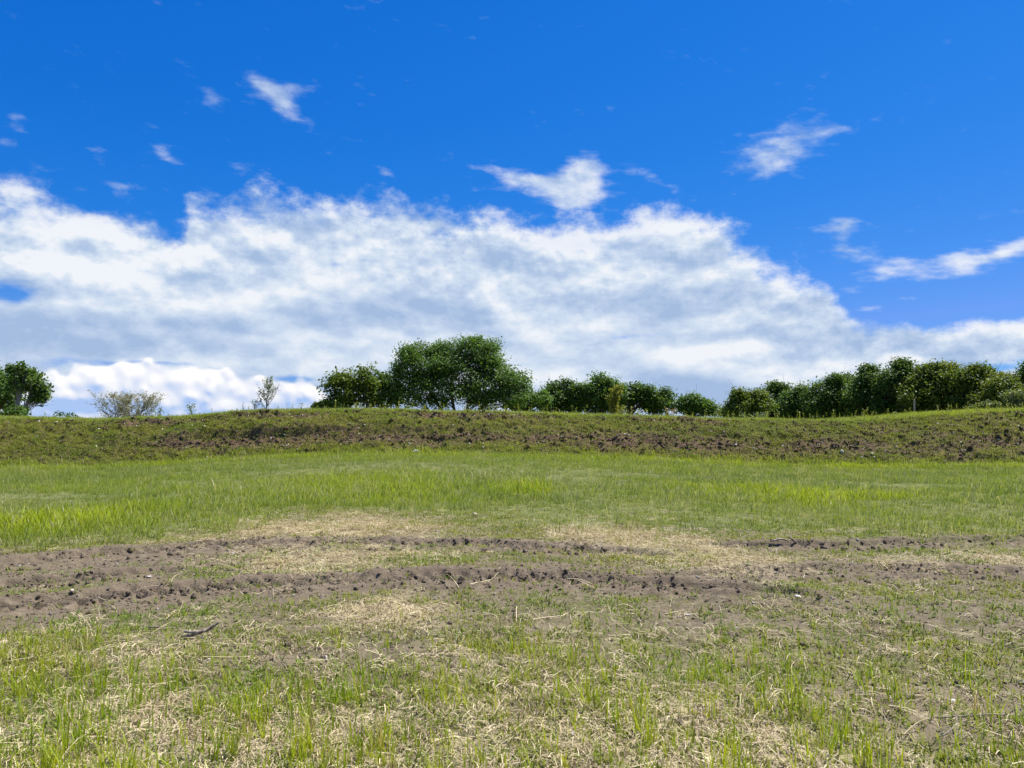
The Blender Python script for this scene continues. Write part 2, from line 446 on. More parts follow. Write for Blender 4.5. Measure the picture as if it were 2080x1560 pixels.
TUFT = [patch(*p) for p in ((700, 1215, 70, 10, 1.2), (620, 1222, 40, 8, .8), (150, 1318, 110, 36, .9), (1690, 1282, 70, 20, .7), (1860, 1205, 90, 14, .8), (1320, 1130, 100, 16, .5), (1000, 1215, 120, 12, .4), (1800, 1420, 160, 40, .7), (250, 1415, 200, 40, .6), (1450, 1140, 40, 14, .6), (1290, 1075, 14, 8, 1.0))]

def gsum(x, y, lst):
    wx = x + (fbm(x * 1.3, y * 1.3, 101, 3) - .5) * .9
    wy = y + (fbm(x * 1.3, y * 1.3, 103, 3) - .5) * .9 * np.clip(y / 10, .5, 2)
    s = np.zeros(np.shape(x))
    for cx, cy, rx, ry, a in lst:
        s = s + a * np.exp(-((wx - cx) / rx) ** 2 - ((wy - cy) / ry) ** 2)
    return s

EDGE_PX = np.array([-400, 0, 150, 300, 450, 600, 750, 900, 1050, 1200, 1350, 1500, 1650, 1800, 2080, 2500])
EDGE_Y = np.array([1140, 1122, 1108, 1092, 1068, 1042, 1046, 1052, 1066, 1070, 1072, 1074, 1078, 1082, 1086, 1100])
def meadow(x, y):
    """1 inside the grown meadow, 0 on the driven strip"""
    px = 1040 + FPX * x / np.maximum(y, .5)
    ye = EYE * FPX / (np.interp(px, EDGE_PX, EDGE_Y) - 850)
    return sst(y + (fbm(x * .9, y * .9, 111, 3) - .5) * 2.6, ye - .9, ye + 1.1)

def soil(x, y):
    s = np.zeros(np.shape(x))
    for pts, hw, dep, lug in TRACKS:
        d, al, sd_ = polyd(x, y, pts)
        s = np.maximum(s, 1 - sst(d + (fbm(x * 2, y * 2, 121, 3) - .5) * .5, hw * .95, hw * 1.75))
    broad = sst(y, 5.1, 6.2) * (1 - sst(y, 8.8, 9.8)) * .45
    s = np.maximum(s, broad * sst(fbm(x * .8, y * .8, 123, 3), .35, .6))
    w = (fbm(x * 1.1, y * 1.4, 125, 4) - .5) * 1.6
    for pts, hw, k in BANDS:
        d, al, sd_ = polyd(x, y, pts)
        s = np.maximum(s, k * (1 - sst(d + w * hw, hw * .55, hw * 1.15)))
    return s

def straw(x, y):
    s = gsum(x, y, STRAW) * (1 + .5 * sst(y, 5.6, 6.4)) * (.35 + .8 * fbm(x * 2.5, y * 2.5, 131, 3) + .55 * sst(fbm(x * 1.2, y * 1.2, 133, 3), .40, .60))
    return np.clip(s * (1 - .8 * np.clip(soil(x, y) * 1.0, 0, 1) * (y > 5.5)), 0, 1.2)

# ------------------------------------------------------------------ mesh helpers
def mesh_from(name, verts, faces_idx, nper, smooth=False):
    """verts (N,3) float, faces_idx (M,nper) int"""
    me = bpy.data.meshes.new(name)
    v = np.asarray(verts, np.float32); f = np.asarray(faces_idx, np.int32)
    me.vertices.add(len(v)); me.vertices.foreach_set('co', v.ravel())
    me.loops.add(f.size); me.loops.foreach_set('vertex_index', f.ravel())
    me.polygons.add(len(f))
    me.polygons.foreach_set('loop_start', np.arange(0, f.size, nper, dtype=np.int32))
    me.update(calc_edges=True)
    if smooth: me.polygons.foreach_set('use_smooth', np.ones(len(f), bool))
    me.validate()
    return me

def attr(me, name, vals, dom='POINT', typ='FLOAT'):
    a = me.attributes.new(name, typ, dom)
    key = 'vector' if typ == 'FLOAT_VECTOR' else 'value'
    a.data.foreach_set(key, np.ascontiguousarray(np.asarray(vals).ravel()))

def link(name, data, parent=None, mat=None):
    o = bpy.data.objects.new(name, data)
    COL.objects.link(o)
    if parent is not None: o.parent = parent
    if mat is not None and data is not None:
        data.materials.clear(); data.materials.append(mat)
    return o

def tag(o, label=None, cat=None, group=None, kind=None):
    if label: o['label'] = label
    if cat: o['category'] = cat
    if group: o['group'] = group
    if kind: o['kind'] = kind
    return o

def empty(name, loc):
    o = bpy.data.objects.new(name, None)
    o.empty_display_size = .3
    o.location = loc
    COL.objects.link(o)
    return o

class Mesh:
    """collects quads and tubes"""
    def __init__(self): self.v = []; self.f = []
    def tube(self, pts, rads, n=6, cap=True):
        pts = [Vector(p) for p in pts]
        b = len(self.v); k = len(pts)
        for i, p in enumerate(pts):
            t = (pts[min(i + 1, k - 1)] - pts[max(i - 1, 0)])
            t = t.normalized() if t.length > 1e-6 else Vector((0, 0, 1))
            a = t.orthogonal().normalized() if abs(t.z) < .95 else Vector((1, 0, 0)).cross(t).normalized()
            if abs(t.z) < .95: a = t.cross(Vector((0, 0, 1))).normalized()
            c = t.cross(a)
            for j in range(n):
                w = 2 * math.pi * j / n
                self.v.append(p + (a * math.cos(w) + c * math.sin(w)) * rads[i])
        for i in range(k - 1):
            for j in range(n):
                self.f.append((b + i * n + j, b + i * n + (j + 1) % n, b + (i + 1) * n + (j + 1) % n, b + (i + 1) * n + j))
        if cap:
            self.f.append(tuple(b + j for j in range(n))[::-1])
            self.f.append(tuple(b + (k - 1) * n + j for j in range(n)))
    def data(self, name, smooth=True):
        me = bpy.data.meshes.new(name)
        me.from_pydata([tuple(p) for p in self.v], [], self.f)
        if smooth: me.polygons.foreach_set('use_smooth', np.ones(len(me.polygons), bool))
        me.update()
        return me

# ------------------------------------------------------------------ materials
def new_mat(name):
    m = bpy.data.materials.new(name); m.use_nodes = True
    m.node_tree.nodes.clear()
    return m, NT(m.node_tree)

def soil_nodes(T, straw_fac, green_fac):
    geo = T.new('ShaderNodeNewGeometry'); P = geo.outputs['Position']
    n1 = T.noise(P, 1.1, 5, .6); n2 = T.noise(P, 9, 5, .62); n3 = T.noise(P, 60, 4, .6)
    c = T.mixc(T.ss(n2, .3, .72), (.088, .067, .044), (.180, .143, .098))
    c = T.mixc(T.ss(n1, .38, .66), c, (.140, .109, .074))
    c = T.mixc(T.ss(n3, .60, .72, 0, .75), c, (.31, .26, .20))
    c = T.mixc(T.ss(n3, .42, .28, 0, .8), c, (.05, .036, .027))
    mp = T.new('ShaderNodeMapping'); mp.inputs['Scale'].default_value = (26, 90, 30); mp.inputs['Rotation'].default_value = (0, 0, .5)
    T.put(mp.inputs[0], P)
    ns = T.noise(mp.outputs[0], 1.0, 3, .6, 1.2)
    sc = T.mixc(T.ss(ns, .35, .62), (.19, .15, .09), (.52, .43, .28))
    c = T.mixc(T.m('MULTIPLY', straw_fac, T.ss(n2, .30, .55, .45, 1.0), clamp=True), c, sc)
    gc = T.mixc(T.ss(n2, .35, .65), (.10, .13, .030), (.18, .21, .05))
    c = T.mixc(T.m('MULTIPLY', green_fac, T.ss(n3, .35, .6, .35, 1.0), clamp=True), c, gc)
    return c, n2, n3, ns

def make_ground_mat(name, berm=False):
    m, T = new_mat(name)
    out = T.new('ShaderNodeOutputMaterial'); b = T.new('ShaderNodeBsdfPrincipled')
    a1 = T.new('ShaderNodeAttribute', attribute_name='straw'); a2 = T.new('ShaderNodeAttribute', attribute_name='green')
    c, n2, n3, ns = soil_nodes(T, a1.outputs['Fac'], a2.outputs['Fac'])
    if berm: c = T.mixc(1.0, c, (.80, .69, .58), 'MULTIPLY')      # fresh dug earth, darker and redder
    T.put(b.inputs['Base Color'], c)
    b.inputs['Roughness'].default_value = .95
    b.inputs['Specular IOR Level'].default_value = .15
    bp = T.new('ShaderNodeBump'); bp.inputs['Strength'].default_value = .9; bp.inputs['Distance'].default_value = .03 if not berm else .07
    T.put(bp.inputs['Height'], T.add(T.mul(n2, .8), T.mul(n3, .45)))
    T.put(b.inputs['Normal'], bp.outputs[0])
    T.l.new(b.outputs[0], out.inputs[0])
    return m

def leaf_mat(name, ca, cb, trans=.45, tint_attr=None, ctint=None, rough=.55, spread=(.5, 1.5), spec=.25, inst=False, dry=None):
    """leaf or blade: reflecting and letting light through; colour varies by leaf"""
    m, T = new_mat(name)
    out = T.new('ShaderNodeOutputMaterial')
    if inst:
        oi = T.new('ShaderNodeObjectInfo'); rnd = oi.outputs['Random']
    else:
        at_ = T.new('ShaderNodeAttribute', attribute_name='tone'); rnd = at_.outputs['Fac']
    c = T.mixc(rnd, ca, cb)
    if tint_attr:
        ta = T.new('ShaderNodeAttribute', attribute_name=tint_attr); ta.attribute_type = 'INSTANCER'
        c = T.mixc(ta.outputs['Fac'], c, T.mixc(rnd, *ctint))
    if dry:
        fr = T.m('FRACT', T.mul(rnd, 17.31))
        c = T.mixc(T.ss(fr, 1 - dry[0], 1 - dry[0] + .02), c, dry[1])
    b = T.new('ShaderNodeBsdfPrincipled')
    T.put(b.inputs['Base Color'], c)
    b.inputs['Roughness'].default_value = rough
    b.inputs['Specular IOR Level'].default_value = spec
    tr = T.new('ShaderNodeBsdfTranslucent')
    tcol = T.mixc(1.0, c, (1.15, 1.1, .55), 'MULTIPLY')
    T.put(tr.inputs[0], tcol)
    mx = T.new('ShaderNodeMixShader'); mx.inputs[0].default_value = trans
    T.l.new(b.outputs[0], mx.inputs[1]); T.l.new(tr.outputs[0], mx.inputs[2])
    T.l.new(mx.outputs[0], out.inputs[0])
    return m

def bark_mat(name, c1, c2):
    m, T = new_mat(name)
    out = T.new('ShaderNodeOutputMaterial'); b = T.new('ShaderNodeBsdfPrincipled')
    tc = T.new('ShaderNodeTexCoord')
    mp = T.new('ShaderNodeMapping'); mp.inputs['Scale'].default_value = (9, 9, 2.2); T.put(mp.inputs[0], tc.outputs['Object'])
    n = T.noise(mp.outputs[0], 3, 5, .6)
    T.put(b.inputs['Base Color'], T.mixc(T.ss(n, .35, .65), c1, c2))
    b.inputs['Roughness'].default_value = .9
    bp = T.new('ShaderNodeBump'); bp.inputs['Strength'].default_value = .6; bp.inputs['Distance'].default_value = .02
    T.put(bp.inputs['Height'], n); T.put(b.inputs['Normal'], bp.outputs[0])
    T.l.new(b.outputs[0], out.inputs[0])
    return m

def stone_mat(name, c1, c2):
    m, T = new_mat(name)
    out = T.new('ShaderNodeOutputMaterial'); b = T.new('ShaderNodeBsdfPrincipled')
    tc = T.new('ShaderNodeTexCoord')
    n = T.noise(tc.outputs['Object'], 14, 5, .65)
    oi = T.new('ShaderNodeObjectInfo')
    c = T.mixc(T.ss(n, .36, .66), c1, c2)
    c = T.mixc(T.mul(oi.outputs['Random'], .45), c, (.30, .25, .20))
    T.put(b.inputs['Base Color'], c)
    b.inputs['Roughness'].default_value = .85
    bp = T.new('ShaderNodeBump'); bp.inputs['Strength'].default_value = .5; bp.inputs['Distance'].default_value = .01
    T.put(bp.inputs['Height'], n); T.put(b.inputs['Normal'], bp.outputs[0])
    T.l.new(b.outputs[0], out.inputs[0])
    return m

M_GROUND = make_ground_mat('ground_soil')
M_BERM = make_ground_mat('berm_soil', True)
def clod_mat(k=1.0):
    m, T = new_mat('soil_clod')
    out = T.new('ShaderNodeOutputMaterial'); b = T.new('ShaderNodeBsdfPrincipled')
    c, n2, n3, ns = soil_nodes(T, 0.0, 0.0)
    oi = T.new('ShaderNodeObjectInfo')
    c = T.mixc(T.mul(oi.outputs['Random'], .25), c, (.075, .054, .042))
    c = T.mixc(1.0, c, (k, k * (.55 + .45 * k), k * (.3 + .7 * k)), 'MULTIPLY')
    T.put(b.inputs['Base Color'], c); b.inputs['Roughness'].default_value = .95; b.inputs['Specular IOR Level'].default_value = .15
    bp = T.new('ShaderNodeBump'); bp.inputs['Strength'].default_value = .8; bp.inputs['Distance'].default_value = .02
    T.put(bp.inputs['Height'], n3); T.put(b.inputs['Normal'], bp.outputs[0])
    T.l.new(b.outputs[0], out.inputs[0])
    return m
M_CLOD = clod_mat()
M_BERMCLOD = clod_mat(.74)
M_GRASS = leaf_mat('meadow_grass', (.140, .205, .036), (.225, .285, .062), .44, 'tint', ((.27, .36, .012), (.37, .43, .020)), inst=True, dry=(.10, (.42, .40, .22)))
M_SHOOT = leaf_mat('young_shoots', (.26, .335, .012), (.43, .46, .022), .46, 'tint', ((.14, .26, .020), (.23, .335, .026)), inst=True, dry=(.07, (.38, .32, .16)))
M_WEED = leaf_mat('low_weeds', (.155, .195, .026), (.28, .30, .045), .40, 'tint', ((.10, .18, .016), (.18, .25, .024)), inst=True)
M_STRAW = leaf_mat('straw', (.36, .29, .16), (.64, .545, .34), .12, inst=True, rough=.6, dry=(.16, (.19, .14, .085)))
M_STONE = stone_mat('pale_stone', (.55, .52, .47), (.74, .71, .66))
M_TAN = stone_mat('tan_stone', (.42, .33, .22), (.58, .48, .34))
M_BARK = bark_mat('dark_bark', (.05, .042, .034), (.11, .095, .08))
M_PALEBARK = bark_mat('grey_bark', (.17, .15, .13), (.28, .26, .23))
M_STICK = bark_mat('weathered_branch', (.11, .08, .055), (.40, .34, .26))
M_POST = bark_mat('weathered_post', (.24, .20, .14), (.37, .32, .24))

# ------------------------------------------------------------------ ground sheet
def grid_mesh(name, xs, ys_rows, hf, w_of_y=None):
    nx = len(xs); ny = len(ys_rows)
    U, V = np.meshgrid(xs, ys_rows)
    X = U * (w_of_y(V) if w_of_y else 1.0)
    Z = hf(X, V)
    verts = np.stack([X, V, Z], -1).reshape(-1, 3)
    i = np.arange(nx * ny).reshape(ny, nx)
    f = np.stack([i[:-1, :-1], i[:-1, 1:], i[1:, 1:], i[1:, :-1]], -1).reshape(-1, 4)
    return mesh_from(name, verts, f, 4, True), X.ravel(), V.ravel()

rows = list(np.arange(-14, 2.4, .5)) + list(np.arange(2.4, 6.6, .032)) + list(np.arange(6.6, 11.4, .026))
y = 11.4
while y < 31: rows.append(y); y += .06 + (y - 11.4) * .014
while y < 46: rows.append(y); y += .6
while y < 1800: rows.append(y); y *= 1.12
rows.append(3500)
me, gx, gy = grid_mesh('ground', np.linspace(-1, 1, 760), np.array(rows), gh, lambda v: 5.5 + np.maximum(v, 0) * .98)
gm = meadow(gx, gy)
attr(me, 'straw', np.clip(straw(gx, gy), 0, 1) * (1 - gm * .8) * (gy < 14))
attr(me, 'green', np.clip(gm * (.55 + .25 * (gy > 30)) + .25 * (1 - soil(gx, gy)), 0, 1))
ground = link('ground', me, None, M_GROUND)
tag(ground, kind='structure')

# earth berm
byr = np.concatenate([np.arange(29.2, 34.9, .062), np.arange(34.9, 37.6, .16), np.arange(37.6, 43.2, .4)])
me, bx, by = grid_mesh('earth_berm', np.arange(-46, 46, .09), byr, bh)
def brown(x, y):
    """bare earth on the berm"""
    t = (y - foot_y(x)) / (CREST_Y - foot_y(x))
    px = 1040 + FPX * x / y
    n = fbm(x * .55 + 5, y * 1.2, 141, 4)
    band1 = np.exp(-((t - .90) / .10) ** 2) * sst(px, 140, 260) * (1 - sst(px, 620, 720)) * 1.0
    band1 = band1 + np.exp(-((t - .90) / .08) ** 2) * sst(px, 760, 840) * (1 - sst(px, 1050, 1150)) * .9
    band2 = (.45 + 1.0 * fbm(x * .3, y * .8, 143, 3)) * np.exp(-((t - .40) / .14) ** 2) * sst(px, 260, 380) * (1 - sst(px, 1000, 1500) * .55) * 1.0
    band3 = np.exp(-((t - .93) / .07) ** 2) * sst(px, 1260, 1310) * (1 - sst(px, 1420, 1500)) * 1.0
    rest = .40 * sst(px, 1000, 1300) * np.exp(-((t - .42) / .25) ** 2)
    return np.clip(band1 + band2 + band3 + rest + (n - .54) * 1.5, 0, 1) * sst(t, .04, .2) * (1 - sst(y, CREST_Y - .1, CREST_Y + .5))
bb = brown(bx, by)
attr(me, 'straw', 0 * bx)
attr(me, 'green', np.clip(.75 - bb, 0, 1))
berm = link('earth_berm', me, None, M_BERM)
tag(berm, kind='structure')

# ------------------------------------------------------------------ scatter of stuff (grass, straw, clods) with geometry nodes
def scatter_group(name, proto_col):
    g = bpy.data.node_groups.new(name, 'GeometryNodeTree')
    g.interface.new_socket('Geometry', in_out='INPUT', socket_type='NodeSocketGeometry')
    g.interface.new_socket('Geometry', in_out='OUTPUT', socket_type='NodeSocketGeometry')
    n = g.nodes; l = g.links
    gi = n.new('NodeGroupInput'); go = n.new('NodeGroupOutput')
    ci = n.new('GeometryNodeCollectionInfo'); ci.inputs[0].default_value = proto_col
    ci.inputs['Separate Children'].default_value = True; ci.inputs['Reset Children'].default_value = True
    ip = n.new('GeometryNodeInstanceOnPoints'); ip.inputs['Pick Instance'].default_value = True
    def na(nm, typ):
        a = n.new('GeometryNodeInputNamedAttribute'); a.data_type = typ; a.inputs[0].default_value = nm
        return a.outputs[0]
    l.new(gi.outputs[0], ip.inputs['Points']); l.new(ci.outputs[0], ip.inputs['Instance'])
    l.new(na('pick', 'INT'), ip.inputs['Instance Index'])
    l.new(na('rot', 'FLOAT_VECTOR'), ip.inputs['Rotation']); l.new(na('scl', 'FLOAT_VECTOR'), ip.inputs['Scale'])
    l.new(ip.outputs[0], go.inputs[0])
    return g

def scatter(name, protos, mat, x, y, z, rot, scl, tint=None, parent=None):
    col = bpy.data.collections.new(name + '_kinds')
    for i, me_ in enumerate(protos):
        me_.materials.clear(); me_.materials.append(mat)
        col.objects.link(bpy.data.objects.new('%s_kind_%02d' % (name, i), me_))
    n = len(x)
    me_ = bpy.data.meshes.new(name)
    me_.vertices.add(n)
    me_.vertices.foreach_set('co', np.stack([x, y, z], -1).astype(np.float32).ravel())
    attr(me_, 'rot', rot.astype(np.float32), typ='FLOAT_VECTOR')
    if scl.ndim == 1: scl = np.repeat(scl[:, None], 3, 1)
    attr(me_, 'scl', scl.astype(np.float32), typ='FLOAT_VECTOR')
    attr(me_, 'pick', rng.integers(0, len(protos), n).astype(np.int32), typ='INT')
    attr(me_, 'tint', (np.zeros(n) if tint is None else tint).astype(np.float32))
    me_.update()
    o = link(name, me_, parent)
    md = o.modifiers.new('scatter', 'NODES'); md.node_group = scatter_group(name, col)
    tag(o, kind='stuff')
    return o

def blades_mesh(name, specs):
    """specs: (base xyz, azimuth, length, lean, curl, width) per blade"""
    v = []; f = []
    for (b, a, L, lean, curl, w) in specs:
        k = len(v); dirx, diry = math.cos(a), math.sin(a)
        sx, sy = -diry, dirx
        h = 0; r = 0; ang = lean
        N = 3
        for i in range(N + 1):
            ww = w * (1.0, .95, .65, .0)[i] * .5
            cx, cy, cz = b[0] + dirx * r, b[1] + diry * r, b[2] + h
            if i < N:
                v += [(cx - sx * ww, cy - sy * ww, cz), (cx + sx * ww, cy + sy * ww, cz)]
            else:
                v.append((cx, cy, cz))
            r += math.sin(ang) * L / N; h += math.cos(ang) * L / N; ang += curl
        f += [(k, k + 1, k + 3, k + 2), (k + 2, k + 3, k + 5, k + 4), (k + 4, k + 5, k + 6)]
    me_ = bpy.data.meshes.new(name); me_.from_pydata(v, [], f); me_.update()
    return me_

rd = random.Random(11)
def shoot_proto():
    sp = []; n = rd.choice((1, 1, 2, 2, 3, 5))
    for s in range(n):
        bx_, by_ = rd.gauss(0, .022), rd.gauss(0, .022)
        L = rd.uniform(.07, .22)
        a0 = rd.uniform(0, 6.28)
        for j in range(rd.randint(2, 3)):
            sp.append(((bx_, by_, 0), a0 + j * 2.6 + rd.gauss(0, .4), L * rd.uniform(.6, 1.1), rd.uniform(.02, .2) if rd.random() < .90 else rd.uniform(.3, .8), rd.uniform(.0, .22) if rd.random() < .84 else rd.uniform(.3, .7), rd.uniform(.0026, .0054)))
    return blades_mesh('shoot', sp)
def meadow_proto():
    sp = []
    for s in range(rd.randint(12, 20)):
        a = rd.gauss(.1, 1.5)
        sp.append(((rd.gauss(0, .10), rd.gauss(0, .10), 0), a, rd.uniform(.07, .20), rd.uniform(.05, .45), rd.uniform(.05, .4), rd.uniform(.005, .010)))
    return blades_mesh('meadow_clump', sp)
def weed_proto():
    sp = []
    for s in range(rd.randint(8, 16)):
        sp.append(((rd.gauss(0, .05), rd.gauss(0, .05), 0), rd.uniform(0, 6.28), rd.uniform(.025, .075), rd.uniform(.2, 1.1), rd.uniform(.0, .5), rd.uniform(.005, .011)))
    return blades_mesh('weed', sp)
def straw_proto(n, spread, long=False):
    v = []; f = []
    for s in range(n):
        cx, cy = rd.gauss(0, spread), rd.gauss(0, spread); a = rd.gauss(.35, .8) if rd.random() < .65 else rd.uniform(0, 6.28)
        L = rd.uniform(.03, .13) * (2.0 if long else 1); w = rd.uniform(.0008, .0019); z0 = abs(rd.gauss(.008, .008)); tilt = rd.gauss(0, .16)
        bend = rd.gauss(0, .16); k = len(v); arch = rd.choice((0, 0, .006, .012, .02))
        for i in range(4):
            t = i / 3 - .5; aa = a + bend * t
            x_, y_ = cx + math.cos(aa) * L * t, cy + math.sin(aa) * L * t
            z_ = max(.002, z0 + tilt * L * t + arch * (1 - 4 * t * t))
            v += [(x_ - math.sin(aa) * w, y_ + math.cos(aa) * w, z_), (x_ + math.sin(aa) * w, y_ - math.cos(aa) * w, z_ + w * .8)]
        for i in range(3): f.append((k + 2 * i, k + 2 * i + 1, k + 2 * i + 3, k + 2 * i + 2))
    me_ = bpy.data.meshes.new('straw_clump'); me_.from_pydata(v, [], f); me_.update()
    return me_
def rock_proto(seed, sub=2, rough=.35, flat_=.7):
    import bmesh
    bm = bmesh.new(); bmesh.ops.create_icosphere(bm, subdivisions=sub, radius=.5)
    r = random.Random(seed); axes = [(Vector((r.gauss(0, 1), r.gauss(0, 1), r.gauss(0, 1))).normalized(), r.uniform(.28, .46)) for _ in range(9)]
    for vt in bm.verts:
        for ax, dd in axes:                      # cut facets, then roughen
            s = vt.co.dot(ax)
            if s > dd: vt.co -= ax * (s - dd) * .85
        vt.co *= 1 + (r.random() - .5) * rough * .35
        vt.co.z *= flat_
    me_ = bpy.data.meshes.new('rock'); bm.to_mesh(me_); bm.free()
    return me_

def sample(n, y0, y1, dens, margin=1.15, seed=0, extra=1.6):
    """random points in the strip in front of the camera, spread evenly over the ground, thinned by dens(x, y)"""
    r = np.random.default_rng(seed)
    yy = r.uniform(y0, y1, int(n * 2.2)); half = .67 * margin * yy + extra; hm = .67 * margin * y1 + extra
    xx = r.uniform(-1, 1, len(yy)) * hm
    k = np.abs(xx) < half
    xx, yy = xx[k], yy[k]
    k = r.uniform(0, 1, len(xx)) < dens(xx, yy)
    return xx[k], yy[k], r

def density_n(per_m2, y0, y1, margin=1.15, extra=1.6):
    hm = .67 * margin * y1 + extra
    return per_m2 * 2 * hm * (y1 - y0) / 2.2

# -- young shoots in the foreground
def d_shoot(x, y):
    clump = sst(fbm(x * 3.2, y * 3.2, 151, 3), .36, .66)
    base = .50 * (1 - sst(y, 4.3, 5.7)) + .16 * (1 - sst(y, 5.5, 7.0))
    return np.clip((base * (.25 + 1.2 * clump) + gsum(x, y, TUFT) * .8) * (1 - .85 * soil(x, y)), 0, 1) * (y < 11)
x, y, r = sample(density_n(300, 2.2, 11), 2.2, 11, d_shoot, seed=1)
n = len(x)
rot = np.stack([r.normal(0, .07, n), r.normal(.03, .07, n), r.uniform(0, 6.28, n)], -1)
s = r.uniform(.5, 1.3, n) * (1.08 - .5 * sst(y, 4.4, 6.3)) * (.75 + .5 * fbm(x * .9, y * .9, 153, 2))
tint = np.clip(fbm(x * .7, y * .7, 155, 3) * 1.6 - .45 + .25 * sst(x, .8, 2.4) + r.normal(0, .15, n), 0, 1)
scatter('grass_shoots', [shoot_proto() for _ in range(24)], M_SHOOT, x, y, gh(x, y) - .004, rot, s, tint)

# -- meadow grass
def d_mead(x, y):
    m = meadow(x, y)
    return np.clip(m * (.55 + .6 * fbm(x * .8, y * .8, 161, 3) - .42 * np.clip(gsum(x, y, DULL), 0, 1) + .35 * np.clip(gsum(x, y, YELLOW), 0, 1)), 0, 1)
x, y, r = sample(density_n(62, 8.5, 31.6), 8.5, 31.6, d_mead, seed=2)
n = len(x)
yl = np.clip(gsum(x, y, YELLOW), 0, 1); dl = np.clip(gsum(x, y, DULL), 0, 1)
rot = np.stack([r.normal(0, .10, n), r.normal(.08, .10, n), r.normal(0, .8, n)], -1)
s = r.lognormal(-.08, .30, n) * (.75 + .4 * yl - .38 * dl + .45 * (fbm(x * .5, y * .5, 163, 3) - .5))
tint = np.clip(.18 + 1.0 * yl - .3 * dl + (fbm(x * .35, y * .5, 165, 4) - .5) * .9 + .25 * sst(y, 29, 30.4) + r.normal(0, .08, n), 0, 1)
scatter('meadow_grass', [meadow_proto() for _ in range(16)], M_GRASS, x, y, gh(x, y) - .006, rot, s, tint)

def stalk_proto():
    sp = []
    for s_ in range(rd.randint(2, 4)):
        sp.append(((rd.gauss(0, .07), rd.gauss(0, .07), 0), rd.gauss(.2, 1.2), rd.uniform(.20, .36), rd.uniform(.02, .28), rd.uniform(.05, .3), rd.uniform(.005, .009)))
    return blades_mesh('stalk', sp)
x, y, r = sample(density_n(9, 9, 30), 9, 30, lambda x, y: meadow(x, y) * sst(fbm(x * .6, y * .6, 167, 3), .3, .65), seed=15)
n = len(x)
M_STALK = leaf_mat('pale_stalks', (.26, .31, .09), (.44, .45, .20), .4, inst=True)
scatter('meadow_stalks', [stalk_proto() for _ in range(12)], M_STALK, x, y, gh(x, y) - .004, np.stack([r.normal(0, .1, n), r.normal(.08, .1, n), r.normal(0, .8, n)], -1), r.uniform(.6, 1.15, n))

# -- fringe of lush grass at the foot of the berm and on its crest
def fringe(seed, n, ymin, ymax, keep, smin, smax, tint0, name):
    r = np.random.default_rng(seed)
    x = r.uniform(-34, 34, n); y = r.uniform(ymin, ymax, n)
    k = r.uniform(0, 1, n) < keep(x, y)
    x, y = x[k], y[k]; n = len(x)
    rot = np.stack([r.normal(0, .1, n), r.normal(0.05, .1, n), r.uniform(0, 6.28, n)], -1)
    s = r.uniform(smin, smax, n)
    tint = np.clip(tint0(x, y) + r.normal(0, .12, n), 0, 1)
    scatter(name, [meadow_proto() for _ in range(10)], M_GRASS, x, y, top_z(x, y) - .01, rot, s, tint)
fringe(3, 16000, 29.6, 32.0, lambda x, y: np.exp(-((y - foot_y(x) - .05) / .55) ** 2) * (.35 + .9 * fbm(x * .7, y * .5, 171, 3)), .8, 1.7, lambda x, y: .30 + .5 * (fbm(x * .3, y * 0, 173, 3) - .4) * 2, 'fringe_grass')
def crest_keep(x, y):
    px = 1040 + FPX * x / y
    return sst(y, CREST_Y - .15, CREST_Y + .5) * (.65 + .35 * sst(px, 1600, 1750)) * (1 - .75 * brown(x, y))
fringe(4, 26000, 34.2, 38.6, crest_keep, .6, 1.25, lambda x, y: .28 + .35 * sst(x, 14, 20) + (fbm(x * .4, y * .6, 175, 3) - .5) * .7, 'crest_grass')

# -- low weeds on the driven strip and in the foreground
def d_weed(x, y):
    return np.clip((.50 + .35 * (1 - sst(y, 4.5, 6.5)) + 1.15 * (fbm(x * 1.6, y * 1.6, 181, 4) - .36)) * (1 - .9 * soil(x, y)) * (1 - (.35 + .45 * sst(y, 5.6, 6.6)) * np.clip(straw(x, y), 0, 1)) * (1 - .55 * meadow(x, y)), 0, 1)
x, y, r = sample(density_n(230, 2.3, 16), 2.3, 16, d_weed, seed=5, margin=1.12)
n = len(x)
rot = np.stack([r.normal(0, .1, n), r.normal(0, .1, n), r.uniform(0, 6.28, n)], -1)
s = r.uniform(.5, 1.25, n)
tint = np.clip(fbm(x * .8, y * .8, 183, 3) * 1.8 - .6, 0, 1)
scatter('low_weeds', [weed_proto() for _ in range(16)], M_WEED, x, y, gh(x, y) - .003, rot, s, tint)

# -- straw litter
def d_straw(x, y):
    s_ = straw(x, y)
    return np.clip(s_ * .85 + .06 * (1 - soil(x, y)) + .07 * (1 - sst(y, 5, 7)), 0, 1) * (1 - .85 * meadow(x, y))
x, y, r = sample(density_n(170, 2.3, 14), 2.3, 14, d_straw, seed=6, margin=1.12)
n = len(x)
rot = np.stack([r.normal(0, .04, n), r.normal(0, .04, n), r.normal(0, .9, n)], -1)
s = r.uniform(.7, 1.25, n)
scatter('straw_litter', [straw_proto(26, .075) for _ in range(18)], M_STRAW, x, y, gh(x, y) + .001, rot, s)
x, y, r = sample(density_n(16, 2.3, 8), 2.3, 8, lambda x, y: np.clip(.25 + straw(x, y), 0, 1), seed=7)
n = len(x)
rot = np.stack([r.normal(0, .04, n), r.normal(0, .04, n), r.uniform(0, 6.28, n)], -1)
scatter('loose_stalks', [straw_proto(3, .10, True) for _ in range(10)], M_STRAW, x, y, gh(x, y) + .006, rot, r.uniform(.8, 1.5, n))

